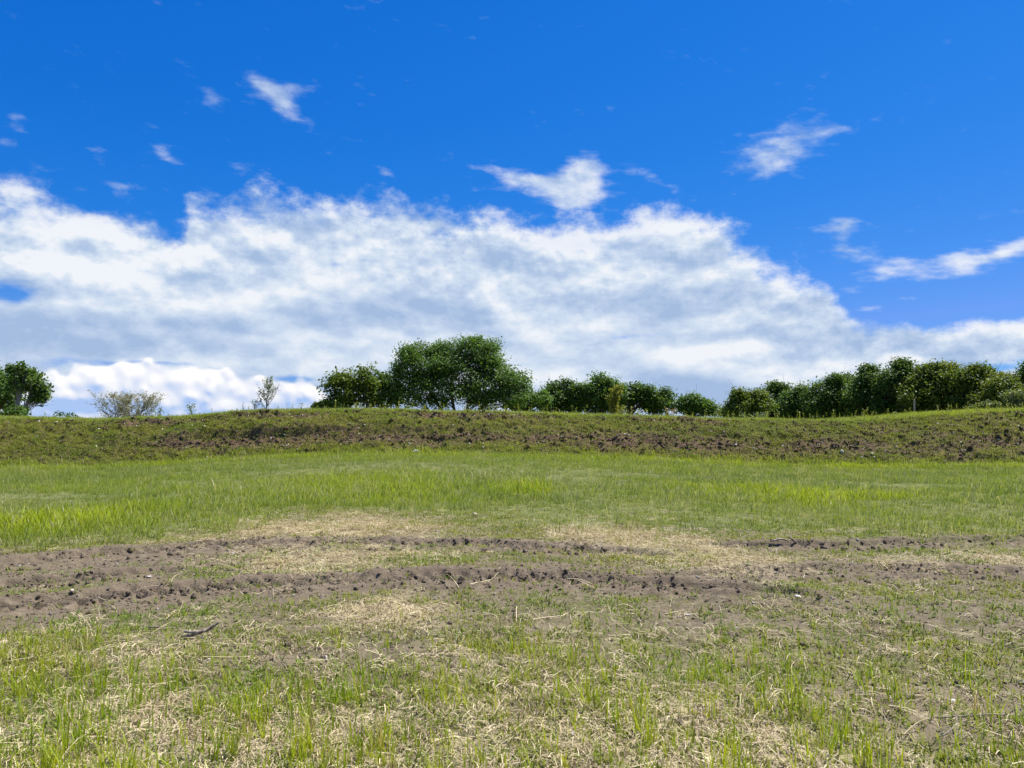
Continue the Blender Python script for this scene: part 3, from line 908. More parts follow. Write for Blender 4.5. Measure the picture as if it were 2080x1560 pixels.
# -- crumbs of earth
CLODS = [rock_proto(200 + i, 1, .9, .62) for i in range(10)]
def d_crumb(x, y): return np.clip(.12 + soil(x, y) * .9, 0, 1) * (1 - .9 * meadow(x, y))
x, y, r = sample(density_n(190, 2.3, 12), 2.3, 12, d_crumb, seed=8)
n = len(x)
rot = r.uniform(0, 6.28, (n, 3)); rot[:, :2] *= .1
scatter('soil_crumbs', [m_.copy() for m_ in CLODS], M_CLOD, x, y, gh(x, y), rot, np.clip(r.lognormal(-3.75, .45, n), .008, .07))

# -- berm: clods, crumbs and weeds
def berm_pts(seed, n, keep):
    r = np.random.default_rng(seed)
    x = r.uniform(-33, 33, n); y = r.uniform(30.4, 35.2, n)
    k = r.uniform(0, 1, n) < keep(x, y)
    return x[k], y[k], r
x, y, r = berm_pts(9, 42000, lambda x, y: np.clip(.25 + .6 * brown(x, y), 0, 1) * sst(y - foot_y(x), .05, .5))
n = len(x)
rot = r.uniform(0, 6.28, (n, 3)); rot[:, :2] = r.normal(0, .35, (n, 2))
sz = np.clip(r.lognormal(-2.78, .55, n), .03, .28)
scatter('berm_clods', [m_.copy() for m_ in CLODS], M_BERMCLOD, x, y, bh(x, y) + sz * .1, rot, np.stack([sz * r.uniform(.9, 1.5, n), sz, sz], -1))
x, y, r = berm_pts(10, 90000, lambda x, y: np.clip(1.0 - .80 * brown(x, y), .16, 1) * (.35 + .95 * fbm(x * 1.2, y * 2, 191, 3)) * sst(y - foot_y(x), .0, .4))
n = len(x)
rot = np.stack([r.normal(0, .2, n), r.normal(0, .2, n), r.uniform(0, 6.28, n)], -1)
tint = np.clip((fbm(x * .7, y * 1.1, 193, 4) - .42) * 2.2 + r.normal(0, .15, n), 0, 1)
scatter('berm_weeds', [weed_proto() for _ in range(14)], M_WEED, x, y, bh(x, y) - .004, rot, r.uniform(.8, 2.0, n), tint)
x, y, r = berm_pts(12, 900, lambda x, y: np.clip(.3 + .7 * brown(x, y), 0, 1) * sst(y - foot_y(x), .1, .5))
n = len(x)
rot = r.uniform(0, 6.28, (n, 3))
scatter('berm_pebbles', [rock_proto(240 + i, 1, .6, .75) for i in range(6)], M_STONE, x, y, bh(x, y) + .03, rot, np.clip(r.lognormal(-2.75, .35, n), .035, .12))
x, y, r = sample(density_n(7, 2.5, 12), 2.5, 12, lambda x, y: np.clip(.3 + soil(x, y), 0, 1), seed=13)
n = len(x)
scatter('pebbles', [rock_proto(250 + i, 1, .6, .7) for i in range(6)], stone_mat('field_pebbles', (.27, .24, .20), (.46, .42, .36)), x, y, gh(x, y) + .004, r.uniform(0, 6.28, (n, 3)), np.clip(r.lognormal(-3.9, .4, n), .01, .05))

# -- weeds with upright heads on the crest
def spike_proto():
    sp = []
    H = rd.uniform(.22, .45)
    sp.append(((0, 0, 0), rd.uniform(0, 6.28), H, rd.uniform(0, .12), rd.uniform(0, .06), .012))
    for j in range(rd.randint(9, 16)):
        t = rd.uniform(.25, 1)
        sp.append(((rd.gauss(0, .012), rd.gauss(0, .012), H * t), rd.uniform(0, 6.28), rd.uniform(.05, .10), rd.uniform(.4, 1.1), rd.uniform(0, .4), rd.uniform(.014, .028)))
    return blades_mesh('weed_spike', sp)
r = np.random.default_rng(14)
x = r.uniform(-33, 33, 1500); y = r.uniform(34.6, 37.9, 1500)
px_ = 1040 + FPX * x / y
k = r.uniform(0, 1, 1500) < (.10 + .35 * sst(px_, 620, 800) * (1 - sst(px_, 1560, 1640) * .3) + .35 * sst(px_, 1600, 1800)) * sst(fbm(x * .6, y * .3, 195, 3), .3, .6)
x, y = x[k], y[k]; n = len(x)
scatter('crest_weeds', [spike_proto() for _ in range(10)], M_WEED, x, y, top_z(x, y) - .01, np.stack([r.normal(0, .08, n), r.normal(0, .08, n), r.uniform(0, 6.28, n)], -1), r.uniform(.7, 1.35, n), r.uniform(0, .35, n))

# ------------------------------------------------------------------ trees
def leaf_quads(pos, size, nrm, r, aspect=.62):
    n = len(pos)
    nrm = nrm / np.linalg.norm(nrm, axis=1, keepdims=True)
    a = r.normal(0, 1, (n, 3)); u = np.cross(nrm, a); u /= np.linalg.norm(u, axis=1, keepdims=True)
    v = np.cross(nrm, u)
    s = size[:, None]
    p0 = pos - u * s * .5; p2 = pos + u * s * .5
    bend = nrm * s * .14
    p1 = pos + v * s * aspect * .5 + bend; p3 = pos - v * s * aspect * .5 + bend
    return np.stack([p0, p1, p2, p3], 1).reshape(-1, 3)

def crown_mesh(name, verts, tone):
    n = len(verts) // 4
    me_ = mesh_from(name, verts, np.arange(n * 4).reshape(n, 4), 4)
    attr(me_, 'tone', np.repeat(tone, 4).astype(np.float32))
    return me_

def tree(name, label, Y, base_px, lobes, leafm, n_leaf, size=.22, barkm=None, group=None, cat='tree', seed=0, stems=((0, 0),), trunk_r=.2, cluster=.42, gap=.0, base_z=None, fork=.35, flat_=.75, limb=1.0):
    r = np.random.default_rng(1000 + seed)
    barkm = barkm or M_BARK
    bx_, _, _ = at(base_px, 850, Y)
    bz = float(top_z(np.array([bx_]), np.array([Y]), False)[0]) if base_z is None else base_z
    root = empty(name, (bx_, Y, bz))
    tag(root, label, cat, group)
    L = []
    for lb in lobes:
        px, py, rx, ry = lb[:4]; w = lb[4] if len(lb) > 4 else 1.0; dy = lb[5] if len(lb) > 5 else r.normal(0, .25) * rx * Y / FPX
        cx, cy, cz = at(px, py, Y)
        L.append((np.array([cx - bx_, dy, cz - bz]), rx * Y / FPX, .85 * (rx + ry) * .5 * Y / FPX, ry * Y / FPX, w))
    for l in list(L):                            # boughs that swell out of each lobe
        for q in range(8):
            a_ = r.uniform(-.25, math.pi + .25); f_ = r.uniform(.62, 1.0); k_ = r.uniform(.20, .46)
            L.append((l[0] + np.array([math.cos(a_) * l[1] * f_, r.normal(0, .5) * l[2], math.sin(a_) * l[3] * f_]), l[1] * k_, l[2] * k_, l[3] * k_ * 1.05, l[4] * 1.2))
    area = np.array([l[1] * l[3] * l[4] for l in L]); area = area / area.sum()
    allv = []; tones = []; centres = []
    for l, ar in zip(L, area):
        nl = int(n_leaf * ar); per = 26
        k = max(3, nl // per)
        d = r.normal(0, 1, (k, 3)); d /= np.linalg.norm(d, axis=1, keepdims=True)
        rad = r.uniform(0, 1, k) ** .38
        # uneven outline: the radius of the lobe swells and shrinks with direction
        sw = 1 + .28 * (vnoise(d[:, 0] * 2.3 + seed, d[:, 2] * 2.3 + d[:, 1] * 1.7, seed) - .5) * 2
        c = l[0] + d * (rad * sw)[:, None] * np.array([l[1], l[2], l[3]])
        if gap > 0:
            keep = vnoise(c[:, 0] / (cluster * 2.6) + seed, c[:, 2] / (cluster * 2.6) + c[:, 1] * .6, seed + 7) > gap
            c = c[keep]; d = d[keep]; k = len(c)
        if k == 0: continue
        centres.append(c)
        m = per
        off = np.clip(r.normal(0, 1, (k, m, 3)), -1.7, 1.7) * cluster * np.array([1, 1, flat_]) * r.uniform(.55, 1.15, (k, 1, 1))
        p = (c[:, None, :] + off).reshape(-1, 3)
        nr = (np.repeat(d, m, 0) * .6 + np.array([0, 0, .7]) + r.normal(0, .6, (k * m, 3)))
        sz = size * 1.32 * r.uniform(.5, 1.3, k * m)
        allv.append(leaf_quads(p, sz, nr, r))
        tones.append(np.clip(np.repeat(r.normal(.5, .25, k), m) + r.normal(0, .14, k * m), 0, 1))
    crown = link('crown', crown_mesh('crown', np.concatenate(allv), np.concatenate(tones)), root, leafm)
    # trunk, limbs and twigs
    mb = Mesh()
    C = np.concatenate(centres)
    pick = C[r.permutation(len(C))[:int(60 * limb)]]
    zlow = 0; ztop = max(l[0][2] + l[3] for l in L)
    heads = []
    for sx, lean in stems:
        cxm = sum(l[0][0] * a for l, a in zip(L, area))
        h = max(.6, (ztop * fork))
        tx = sx + lean
        pts = [(sx, 0, -.3), (sx + .05 * lean, 0, .1), (sx + .45 * lean + r.normal(0, .06), r.normal(0, .08), h * .5), (tx, r.normal(0, .15), h), (tx * .7 + cxm * .3 + r.normal(0, .2), r.normal(0, .2), ztop * .62), (tx * .4 + cxm * .6, 0, ztop * .86)]
        rr = [trunk_r * k_ for k_ in (1.35, 1.12, .92, .8, .42, .12)]
        mb.tube(pts, rr, 8)
        heads.append((pts, rr))
    for i, c in enumerate(pick):
        pts, rr = min(heads, key=lambda hd: abs(hd[0][3][0] - c[0]))
        t = r.uniform(0, 1)
        zt = min(c[2] * r.uniform(.35, .75), ztop * .62); zt = max(zt, pts[2][2])
        # the point on the stem at that height
        for a, b in zip(pts[:-1], pts[1:]):
            if a[2] <= zt <= b[2]:
                q = (zt - a[2]) / max(1e-6, b[2] - a[2]); s0 = Vector(a).lerp(Vector(b), q); break
        else: s0 = Vector(pts[3])
        e = Vector(c); mid = s0.lerp(e, .5) + Vector((r.normal(0, .25), r.normal(0, .25), abs(r.normal(0, .25)) - .05)) * (.25 * (e - s0).length ** .5)
        r0 = trunk_r * r.uniform(.16, .38)
        mb.tube([s0, mid, e], [r0, r0 * .6, r0 * .18], 5)
        for q in range(2):
            s1 = mid.lerp(e, r.uniform(0, .6)); e1 = e + Vector(tuple(r.normal(0, 1, 3))) * cluster * 1.6
            mb.tube([s1, e1], [r0 * .4, r0 * .1], 4, cap=False)
    link('trunk', mb.data('trunk'), root, barkm)
    return root

L_DARK = leaf_mat('dark_green_leaves', (.050, .108, .020), (.105, .175, .032), .42, spec=.2)
L_BIG = leaf_mat('mid_green_leaves', (.058, .130, .024), (.125, .210, .042), .44, spec=.25)
L_WARM = leaf_mat('yellow_green_leaves', (.072, .128, .018), (.150, .200, .030), .44)
L_OLIVE = leaf_mat('olive_leaves', (.082, .132, .020), (.162, .198, .034), .42)
L_PALE = leaf_mat('pale_grey_leaves', (.20, .20, .11), (.33, .32, .19), .35)
L_LIME = leaf_mat('lime_leaves', (.19, .22, .025), (.30, .31, .045), .42)
L_SILVER = leaf_mat('silvery_leaves', (.13, .19, .07), (.22, .29, .12), .38, spec=.2)
L_FRESH = leaf_mat('fresh_leaves', (.11, .16, .04), (.20, .25, .075), .36)

# the broad tree in the middle and its neighbours
tree('broad_tree', 'largest tree, broad domed green crown on several thin stems behind the berm', 72, 932,
     [(935, 722, 70, 34, 1.7), (866, 747, 60, 42), (826, 774, 36, 40, .8), (994, 764, 46, 36), (1030, 794, 42, 36, .9), (1060, 784, 16, 24, .8), (940, 772, 100, 36, .85), (890, 800, 96, 24, .6), (990, 802, 70, 26, .7), (855, 818, 60, 16, .5), (1015, 816, 52, 18, .6), (935, 822, 60, 12, .35)],
     L_BIG, 60000, .165, group='trees behind the berm', seed=1, stems=((-.6, -2.2), (-.2, -.6), (.5, .7), (.9, 2.4), (-1.4, -3.4)), trunk_r=.15, cluster=.42, gap=.20, fork=.42, limb=2.0)
tree('tree', 'rounded green tree standing left of the largest tree, behind the berm', 72, 722,
     [(722, 775, 42, 27), (700, 795, 36, 26), (740, 805, 40, 24, .8), (690, 818, 30, 14, .7)], L_WARM, 7200, .23, group='trees behind the berm', seed=2, stems=((-.4, -.5), (.6, .6)), trunk_r=.14, cluster=.40, gap=.2, fork=.4)
tree('tree', 'dark tree squeezed between the rounded tree and the largest tree', 74, 782,
     [(782, 790, 30, 30), (770, 812, 34, 18, .6), (800, 800, 18, 24)], L_DARK, 5200, .23, group='trees behind the berm', seed=3, stems=((0, -.4), (.5, .7)), trunk_r=.12, cluster=.40, gap=.22, fork=.4)
tree('bush', 'low green bush at the left foot of the rounded tree', 70, 668, [(668, 826, 22, 9), (650, 830, 14, 6)], L_WARM, 900, .2, group='bushes behind the berm', cat='bush', seed=4, trunk_r=.05, cluster=.28)
tree('tree', 'small leafy tree under the right side of the largest tree', 76, 1072,
     [(1070, 818, 26, 20), (1095, 815, 18, 17), (1050, 826, 18, 12)], L_BIG, 3600, .22, group='trees behind the berm', seed=5, trunk_r=.10, cluster=.36, gap=.1)
# group to the right of it
tree('tree', 'dark rounded tree, leftmost of the group right of the largest tree', 92, 1142,
     [(1142, 802, 34, 25), (1122, 815, 26, 22), (1165, 812, 26, 24), (1140, 826, 36, 12)], L_DARK, 11500, .25, group='trees behind the berm', seed=6, stems=((-.5, -.6), (.5, .5)), trunk_r=.18, cluster=.46, gap=.08)
tree('tree', 'tallest green tree of the group, just left of the lime sapling', 92, 1224,
     [(1222, 790, 30, 22), (1200, 808, 26, 24), (1242, 812, 26, 24), (1185, 822, 24, 18), (1215, 828, 30, 12)], L_BIG, 11000, .25, group='trees behind the berm', seed=7, trunk_r=.2, cluster=.46, gap=.1)
tree('tree', 'green tree directly right of the lime sapling', 94, 1284,
     [(1284, 798, 28, 20), (1308, 812, 24, 22), (1268, 818, 26, 20)], L_DARK, 9500, .25, group='trees behind the berm', seed=8, trunk_r=.18, cluster=.44, gap=.1)
tree('tree', 'ragged dark tree between the lime sapling and the sloping tree', 94, 1340,
     [(1325, 815, 22, 18), (1352, 810, 13, 16), (1345, 826, 26, 14)], L_DARK, 7000, .25, group='trees behind the berm', seed=9, stems=((-.3, -.5), (.4, .6)), trunk_r=.15, cluster=.42, gap=.18)
tree('tree', 'lone tree with crown sloping down to the right, before the gap of sky', 88, 1408,
     [(1400, 820, 22, 17), (1420, 828, 26, 14), (1442, 836, 18, 9), (1392, 832, 16, 12)], L_BIG, 7500, .24, group='trees behind the berm', seed=10, trunk_r=.14, cluster=.40, gap=.08)
tree('bush', 'low bush in the gap of sky left of the wood', 80, 1468, [(1468, 842, 14, 6), (1478, 838, 8, 7, .4)], L_OLIVE, 420, .2, group='bushes behind the berm', cat='bush', seed=11, trunk_r=.04, cluster=.26)
# the wood on the right
WOOD = [
    (1515, 70, [(1520, 824, 30, 20), (1500, 834, 20, 14), (1540, 820, 24, 22)], L_WARM, 5600, 'leftmost tree of the right wood, low and sloping, beside the gap of sky'),
    (1577, 76, [(1577, 808, 18, 20), (1565, 825, 26, 20), (1590, 828, 24, 18)], L_DARK, 5000, 'dark tree with a small pointed top, second from the left in the right wood'),
    (1622, 72, [(1622, 815, 30, 20), (1605, 830, 28, 16), (1640, 830, 24, 18)], L_BIG, 5400, 'low round tree in the dip of the right wood'),
    (1683, 68, [(1683, 798, 28, 24), (1665, 818, 28, 24), (1700, 822, 30, 22)], L_DARK, 7000, 'rounded dark tree where the right wood begins to rise'),
    (1732, 72, [(1732, 796, 26, 25), (1720, 822, 32, 22), (1750, 818, 24, 24)], L_BIG, 6400, 'tree in the right wood below and left of its highest top'),
    (1768, 66, [(1768, 780, 26, 25), (1755, 806, 32, 28), (1785, 815, 28, 26)], L_DARK, 7600, 'loose topped tree left of the highest top of the right wood'),
    (1822, 64, [(1815, 768, 30, 25), (1838, 772, 22, 22), (1815, 800, 42, 30), (1830, 822, 40, 22)], L_DARK, 10000, 'highest tree of the right wood, dark, with two ragged tops'),
    (1880, 62, [(1880, 775, 30, 23), (1868, 800, 36, 28), (1895, 815, 36, 24)], L_WARM, 8400, 'yellow green tree right behind the fence post'),
    (1935, 62, [(1932, 773, 34, 22), (1950, 790, 28, 24), (1925, 808, 40, 26)], L_OLIVE, 8600, 'olive green tree with a wide flat top, right of the fence post'),
    (1985, 60, [(1978, 775, 34, 22), (2000, 795, 32, 24), (1975, 815, 40, 20)], L_WARM, 8200, 'bright rounded tree left of the olive brown tree at the right edge'),
    (2032, 58, [(2030, 795, 28, 24), (2040, 812, 28, 20), (2010, 815, 26, 18)], L_OLIVE, 6600, 'lower olive brown tree near the right edge of the wood'),
    (2090, 62, [(2092, 768, 24, 26), (2075, 790, 28, 24), (2110, 800, 40, 34), (2150, 780, 40, 40)], L_DARK, 9000, 'dark tree cut off by the right edge of the picture'),
]
for i, (bp_, Y, lb, mt, nl, lab) in enumerate(WOOD):
    tree('tree', lab, Y, bp_, [(q_[0], q_[1] + 1, q_[2] * 1.12, q_[3] * 1.06) for q_ in lb] + [(bp_, 832, 34, 18), (bp_ - 14 + 9 * (i % 4), lb[0][1] - lb[0][3] * .95, 9, 11, 1.3), (bp_ + 16 - 7 * (i % 3), lb[0][1] - lb[0][3] * .72, 10, 11, 1.3)], mt, int(nl * 1.9), .165, group='trees of the wood on the right', seed=20 + i, trunk_r=.17, cluster=.36, gap=.05 if mt is L_DARK else .08, stems=((-.2, -.4), (.3, .5)))
# undergrowth and the second row inside the wood, one mass nobody could count
def undergrowth(name, boxes, mat, n, size, seed):
    r = np.random.default_rng(seed); V = []; Tn = []
    for (x0, x1, ytop, Y) in boxes:
        k = int(n * (x1 - x0) / 100)
        px = r.uniform(x0, x1, k); Yd = Y + r.uniform(-1.5, 2.5, k)
        tp = ytop + 10 * (vnoise(px * .06, px * 0, seed) - .5) * 2
        u = r.uniform(0, 1, k) ** .8
        py = tp + (872 - tp) * u
        a = (px - 1040) / FPX
        P = np.stack([a * Yd, Yd, EYE + (850 - py) / FPX * Yd], -1)
        nr = r.normal(0, .7, (k, 3)) + np.array([0, -.3, .6])
        V.append(leaf_quads(P, size * r.uniform(.6, 1.3, k), nr, r)); Tn.append(np.clip(r.normal(.4, .25, k), 0, 1))
    o = link(name, crown_mesh(name, np.concatenate(V), np.concatenate(Tn)), None, mat)
    return tag(o, kind='stuff')
undergrowth('undergrowth', [(1490, 1560, 836, 74), (1560, 1700, 824, 78), (1700, 1800, 815, 76), (1800, 2080, 805, 72), (2080, 2260, 800, 70)], L_DARK, 4200, .26, 31)
undergrowth('undergrowth', [(1110, 1180, 832, 97), (1195, 1260, 834, 97), (1270, 1360, 836, 98)], L_DARK, 1500, .27, 32)
undergrowth('far_wood', [(88, 170, 843, 240), (-200, 60, 845, 240), (330, 345, 843, 240)], L_DARK, 900, .8, 33)

# left edge
tree('tree', 'dense green tree cut off by the left edge of the picture', 56, -8,
     [(-10, 775, 40, 32), (15, 790, 26, 34), (5, 820, 34, 18), (-60, 770, 40, 40), (-40, 815, 50, 26)], L_BIG, 8000, .19, group='trees at the left edge', seed=40, trunk_r=.15, cluster=.32, gap=.14)
tree('tree', 'airy tree with a visible leaning trunk at the left edge, clumps of leaves hanging right', 54, 33,
     [(48, 757, 26, 19), (60, 772, 24, 16), (74, 790, 18, 12, .9), (42, 785, 16, 18, .4), (86, 800, 7, 10, .5), (78, 812, 8, 6, .35)], L_DARK, 3000, .17, barkm=M_PALEBARK, group='trees at the left edge', seed=41, stems=((0, .25), (.05, .9)), trunk_r=.12, cluster=.25, gap=.40, fork=.5, limb=.9)
tree('bush', 'low dark bush at the foot of the airy left tree', 52, 20, [(18, 840, 26, 9), (40, 843, 12, 6)], L_DARK, 900, .16, group='bushes behind the berm', cat='bush', seed=42, trunk_r=.03, cluster=.22)

# ------------------------------------------------------------------ twiggy shrubs and saplings
def sprig(name, label, Y, px, top, width, leafm, barkm, n_br, leaf_n, leaf_s, seed, cat='sapling', group=None, lean=0.0, splay=.5, stems=1, upright=.8, base_y=None, up_from=.08, taper=0.0):
    """stems with side branches, small leaves strung along the twigs"""
    r = np.random.default_rng(3000 + seed)
    bx_, _, _ = at(px, 850, Y)
    bz = float(top_z(np.array([bx_]), np.array([Y]), False)[0])
    _, _, zt = at(px, top, Y)
    H = zt - bz; Wd = width * Y / FPX
    root = empty(name, (bx_, Y, bz)); tag(root, label, cat, group)
    mb = Mesh(); segs = []
    for s in range(stems):
        sx = (s - (stems - 1) / 2) * Wd * .16
        ln = lean + (s - (stems - 1) / 2) * .22
        stem = [Vector((sx, 0, -.1))]
        for i in range(1, 7):
            t = i / 6
            stem.append(Vector((sx + ln * H * t + r.normal(0, .012) * H, r.normal(0, .015) * H, H * t * (.96 if stems == 1 else r.uniform(.9, .96)))))
        r0 = .012 * H + .012
        mb.tube(stem, [r0 * (1 - .85 * i / 6) for i in range(7)], 6)
        for b in range(n_br):
            t = up_from + (1 - up_from) * (b + r.uniform(0, .8)) / n_br * .95
            k = min(5, int(t * 6)); p = stem[k].lerp(stem[k + 1], t * 6 - k)
            a = r.uniform(0, 6.28)
            prof = splay * math.sin(math.pi * min(1, (t * .82 + .12))) ** .7 * (1 - taper * t) if taper == 0 or t < .12 else splay * (1.02 - t) * (.75 + .25 * taper)
            Lb = Wd * prof * r.uniform(.6, 1.1)
            e = p + Vector((math.cos(a) * Lb, math.sin(a) * Lb * .7, Lb * upright * r.uniform(.7, 1.4)))
            if e.z > H:
                q_ = max(.12, (H * r.uniform(.94, 1.0) - p.z) / (e.z - p.z)); e = p + (e - p) * q_; Lb *= q_
            mid = p.lerp(e, .5) + Vector((math.cos(a), math.sin(a), -.6)) * Lb * .10
            rb = r0 * (1 - .7 * t) * .45
            mb.tube([p, mid, e], [rb, rb * .65, rb * .2], 4, cap=False); segs += [(p, mid), (mid, e)]
            for q in range(4):
                s1 = p.lerp(e, r.uniform(.3, .95)); e1 = s1 + Vector((math.cos(a) * .35 + r.normal(0, .35), math.sin(a) * .35 + r.normal(0, .35), upright * .5 + r.normal(0, .25))) * Lb * .45
                mb.tube([s1, e1], [rb * .4, rb * .12], 3, cap=False); segs.append((s1, e1))
    link('stem', mb.data('stem'), root, barkm)
    w = np.array([(b - a).length for a, b in segs]); w /= w.sum()
    idx = r.choice(len(segs), leaf_n, p=w); t = r.uniform(0, 1, leaf_n)
    A = np.array([tuple(a) for a, b in segs]); B = np.array([tuple(b) for a, b in segs])
    P = A[idx] + (B[idx] - A[idx]) * t[:, None] + r.normal(0, leaf_s * .55, (leaf_n, 3))
    nr = r.normal(0, .7, (leaf_n, 3)) + np.array([0, -.2, .5])
    V = leaf_quads(P, leaf_s * r.uniform(.6, 1.3, leaf_n), nr, r, .5)
    link('leaves', crown_mesh('leaves', V, np.clip(r.normal(.5, .25, leaf_n), 0, 1)), root, leafm)
    return root

sprig('shrub_tree', 'pale grey half bare shrub with a wide twiggy crown before the white heaped cloud', 52, 262, 797, 88, L_PALE, M_PALEBARK, 44, 8500, .09, 1, cat='shrub', splay=.52, stems=3, upright=.70, up_from=.2)
sprig('shrub', 'small pale green shrub right beside the grey half bare shrub', 50, 318, 824, 30, L_FRESH, M_PALEBARK, 9, 420, .12, 2, cat='shrub', splay=.55, upright=.7, lean=.05)
sprig('weed_plant', 'small dark weed with a few broad leaves alone on the left crest', 36.5, 388, 823, 26, L_SILVER, M_PALEBARK, 6, 70, .13, 3, cat='weed', splay=.6, upright=.6)
sprig('sapling', 'silvery green sapling standing alone on the crest left of the trees', 37, 540, 762, 50, L_SILVER, M_PALEBARK, 30, 1250, .065, 4, splay=.58, upright=1.55, lean=.12, taper=.75)
sprig('sapling', 'knee high silvery sprig on the crest just left of the lone sapling', 37, 516, 812, 22, L_SILVER, M_PALEBARK, 8, 120, .08, 5, splay=.6, upright=1.4, lean=.1)
sprig('weed_plant', 'thin dry weed stalk on the crest right of the lone sapling', 37, 612, 817, 10, L_OLIVE, M_PALEBARK, 5, 36, .06, 6, cat='weed', splay=.5, upright=1.3)
sprig('sapling', 'lime green columnar sapling before the dark group of trees', 44, 1250, 782, 42, L_LIME, M_PALEBARK, 36, 4200, .11, 7, splay=.5, upright=1.6, lean=.03)
sprig('weed_plant', 'short lime shoots right beside the lime columnar sapling', 43, 1284, 826, 34, L_LIME, M_PALEBARK, 10, 260, .11, 8, cat='weed', splay=.5, upright=1.3, stems=3)
sprig('weed_plant', 'dry tan brown weed on the crest left of the sloping tree', 38, 1364, 832, 26, leaf_mat('tan_leaves', (.26, .17, .08), (.40, .28, .14), .25), M_STICK, 9, 120, .08, 9, cat='weed', splay=.6, upright=1.0)
sprig('shrub', 'pale silvery shrub at the left foot of the right wood', 46, 1532, 833, 46, L_SILVER, M_PALEBARK, 10, 420, .13, 10, cat='shrub', splay=.5, upright=.6, stems=3)
sprig('shrub', 'tall pale green shrub on the berm at the right edge', 37.5, 2068, 795, 56, L_FRESH, M_PALEBARK, 18, 1100, .13, 11, cat='shrub', splay=.55, upright=.9, stems=3)
sprig('shrub', 'low fresh green shrub on the crest left of the tall pale shrub', 38, 2015, 818, 44, L_FRESH, M_PALEBARK, 9, 420, .12, 12, cat='shrub', splay=.5, upright=1.0, stems=3)
sprig('weed_plant', 'clump of upright fresh green weeds on the crest before the olive tree', 38, 1975, 826, 40, L_FRESH, M_PALEBARK, 7, 260, .10, 13, cat='weed', splay=.4, upright=1.4, stems=3)

# ------------------------------------------------------------------ fence post
def fence_post():
    Y = 46.0
    x0, _, z1 = at(1856, 811, Y)
    z0 = float(top_z(np.array([x0]), np.array([Y]), False)[0])
    root = empty('fence_post', (x0, Y, z0))
    tag(root, 'weathered wooden fence post standing before the right wood', 'post')
    H = z1 - z0
    mb = Mesh(); mb.tube([(0, 0, -.3), (.01, 0, H * .5), (.03, 0, H - .03), (.03, 0, H)], [.055, .05, .045, .035], 8)
    link('post', mb.data('post'), root, M_POST)
fence_post()

# ------------------------------------------------------------------ sticks and stones
def stick(label, pts, rads, forks, name='dead_branch', cat='branch', base=None):
    W_ = []
    for px, py, up in pts:
        x, y, z = hit(px, max(py, base or py)); W_.append(Vector((x, y, z + up + ((base - py) * y / FPX if base and py < base else 0))))
    o = W_[0].copy()
    root = empty(name, o); tag(root, label, cat)
    mb = Mesh(); mb.tube([p - o for p in W_], rads, 7)
    link('branch', mb.data('branch'), root, M_STICK)
    for fp, fr in forks:
        F = []
        for px, py, up in fp:
            x, y, z = hit(px, max(py, base or py)); F.append(Vector((x, y, z + up + ((base - py) * y / FPX if base and py < base else 0))) - o)
        m2 = Mesh(); m2.tube(F, fr, 6); link('twig', m2.data('twig'), root, M_STICK)
stick('curved weathered branch lying on the ground, largest stick left of the tyre tracks', [(374, 1286, .01), (388, 1288, .012), (408, 1288, .014), (422, 1284, .016), (434, 1276, .014), (444, 1268, .01)], [.008, .011, .013, .014, .012, .006],
      [([(408, 1289, .012), (392, 1293, .01), (370, 1296, .008)], [.012, .011, .008])], base=1297)
stick('thin straight twig lying left of the curved branch', [(292, 1277, .012), (310, 1279, .02), (328, 1279, .018), (345, 1275, .02)], [.003, .006, .006, .003], [], 'dead_twig', 'twig')
stick('short bent branch lying at the end of the right tyre track', [(1565, 1102, .012), (1575, 1100, .012), (1583, 1097, .012), (1592, 1098, .012), (1602, 1102, .012)], [.010, .013, .014, .012, .008],
      [([(1600, 1093, .01), (1606, 1094, .01), (1611, 1099, .01), (1618, 1105, .01)], [.008, .012, .014, .012])], base=1105)
stick('long pale stalk lying in the grass at the lower right', [(1905, 1466, .02), (1950, 1467, .03), (2010, 1463, .03), (2070, 1460, .02)], [.003, .004, .004, .003], [], 'dead_stalk', 'stalk')
stick('bent dry stalk with a side twig in the lower right corner', [(1900, 1505, .012), (1925, 1498, .02), (1945, 1490, .05), (1942, 1475, .06), (1938, 1462, .05)], [.003, .004, .004, .003, .002], [], 'dead_stalk', 'stalk')

ROCK = [rock_proto(300 + i, 3, .18, .66) for i in range(6)]
for m_ in ROCK: m_.polygons.foreach_set('use_smooth', np.ones(len(m_.polygons), bool))
def stone(label, px, py, wpx, mat, i, hgt=.75, group=None, name='stone'):
    x, y, z = hit(px, py)
    s = wpx * y / FPX
    me_ = ROCK[i % 6].copy(); me_.materials.clear(); me_.materials.append(mat)
    o = link(name, me_)
    o.location = (x, y, z + s * hgt * .15); o.scale = (s, s * .8, s * hgt); o.rotation_euler = (0, 0, i * 1.7)
    return tag(o, label, 'stone', group)
stone('largest pale stone at the foot of the berm below the big tree', 845, 919, 16, M_STONE, 0, .8)
stone('white upright stone low on the right of the berm', 1710, 919, 9, M_STONE, 1, 1.3)
stone('white stone in dark earth at the foot of the right berm', 1772, 922, 7, M_STONE, 2)
stone('pale stone directly below another in dark earth, right berm foot', 1775, 929, 6, M_STONE, 3)
stone('cream stone high on the right part of the berm', 1768, 875, 6, M_STONE, 4)
stone('tan stone lying in short grass at the middle edge of the meadow', 964, 1046, 13, M_TAN, 5)
stone('small white stone just below the curved branch', 410, 1297, 7, M_STONE, 2)
stone('flat pale stone on bare earth right of the lower tyre track end', 1620, 1213, 16, M_STONE, 1, .5)
stone('small white stone left of the flat pale stone', 1530, 1225, 8, M_STONE, 3, .7)
stone('white stone on bare soil below the end of the lower tyre track', 1397, 1250, 11, M_STONE, 0, .6)
stone('grey stone half in green grass, lower right', 1935, 1425, 14, M_STONE, 4, .7)
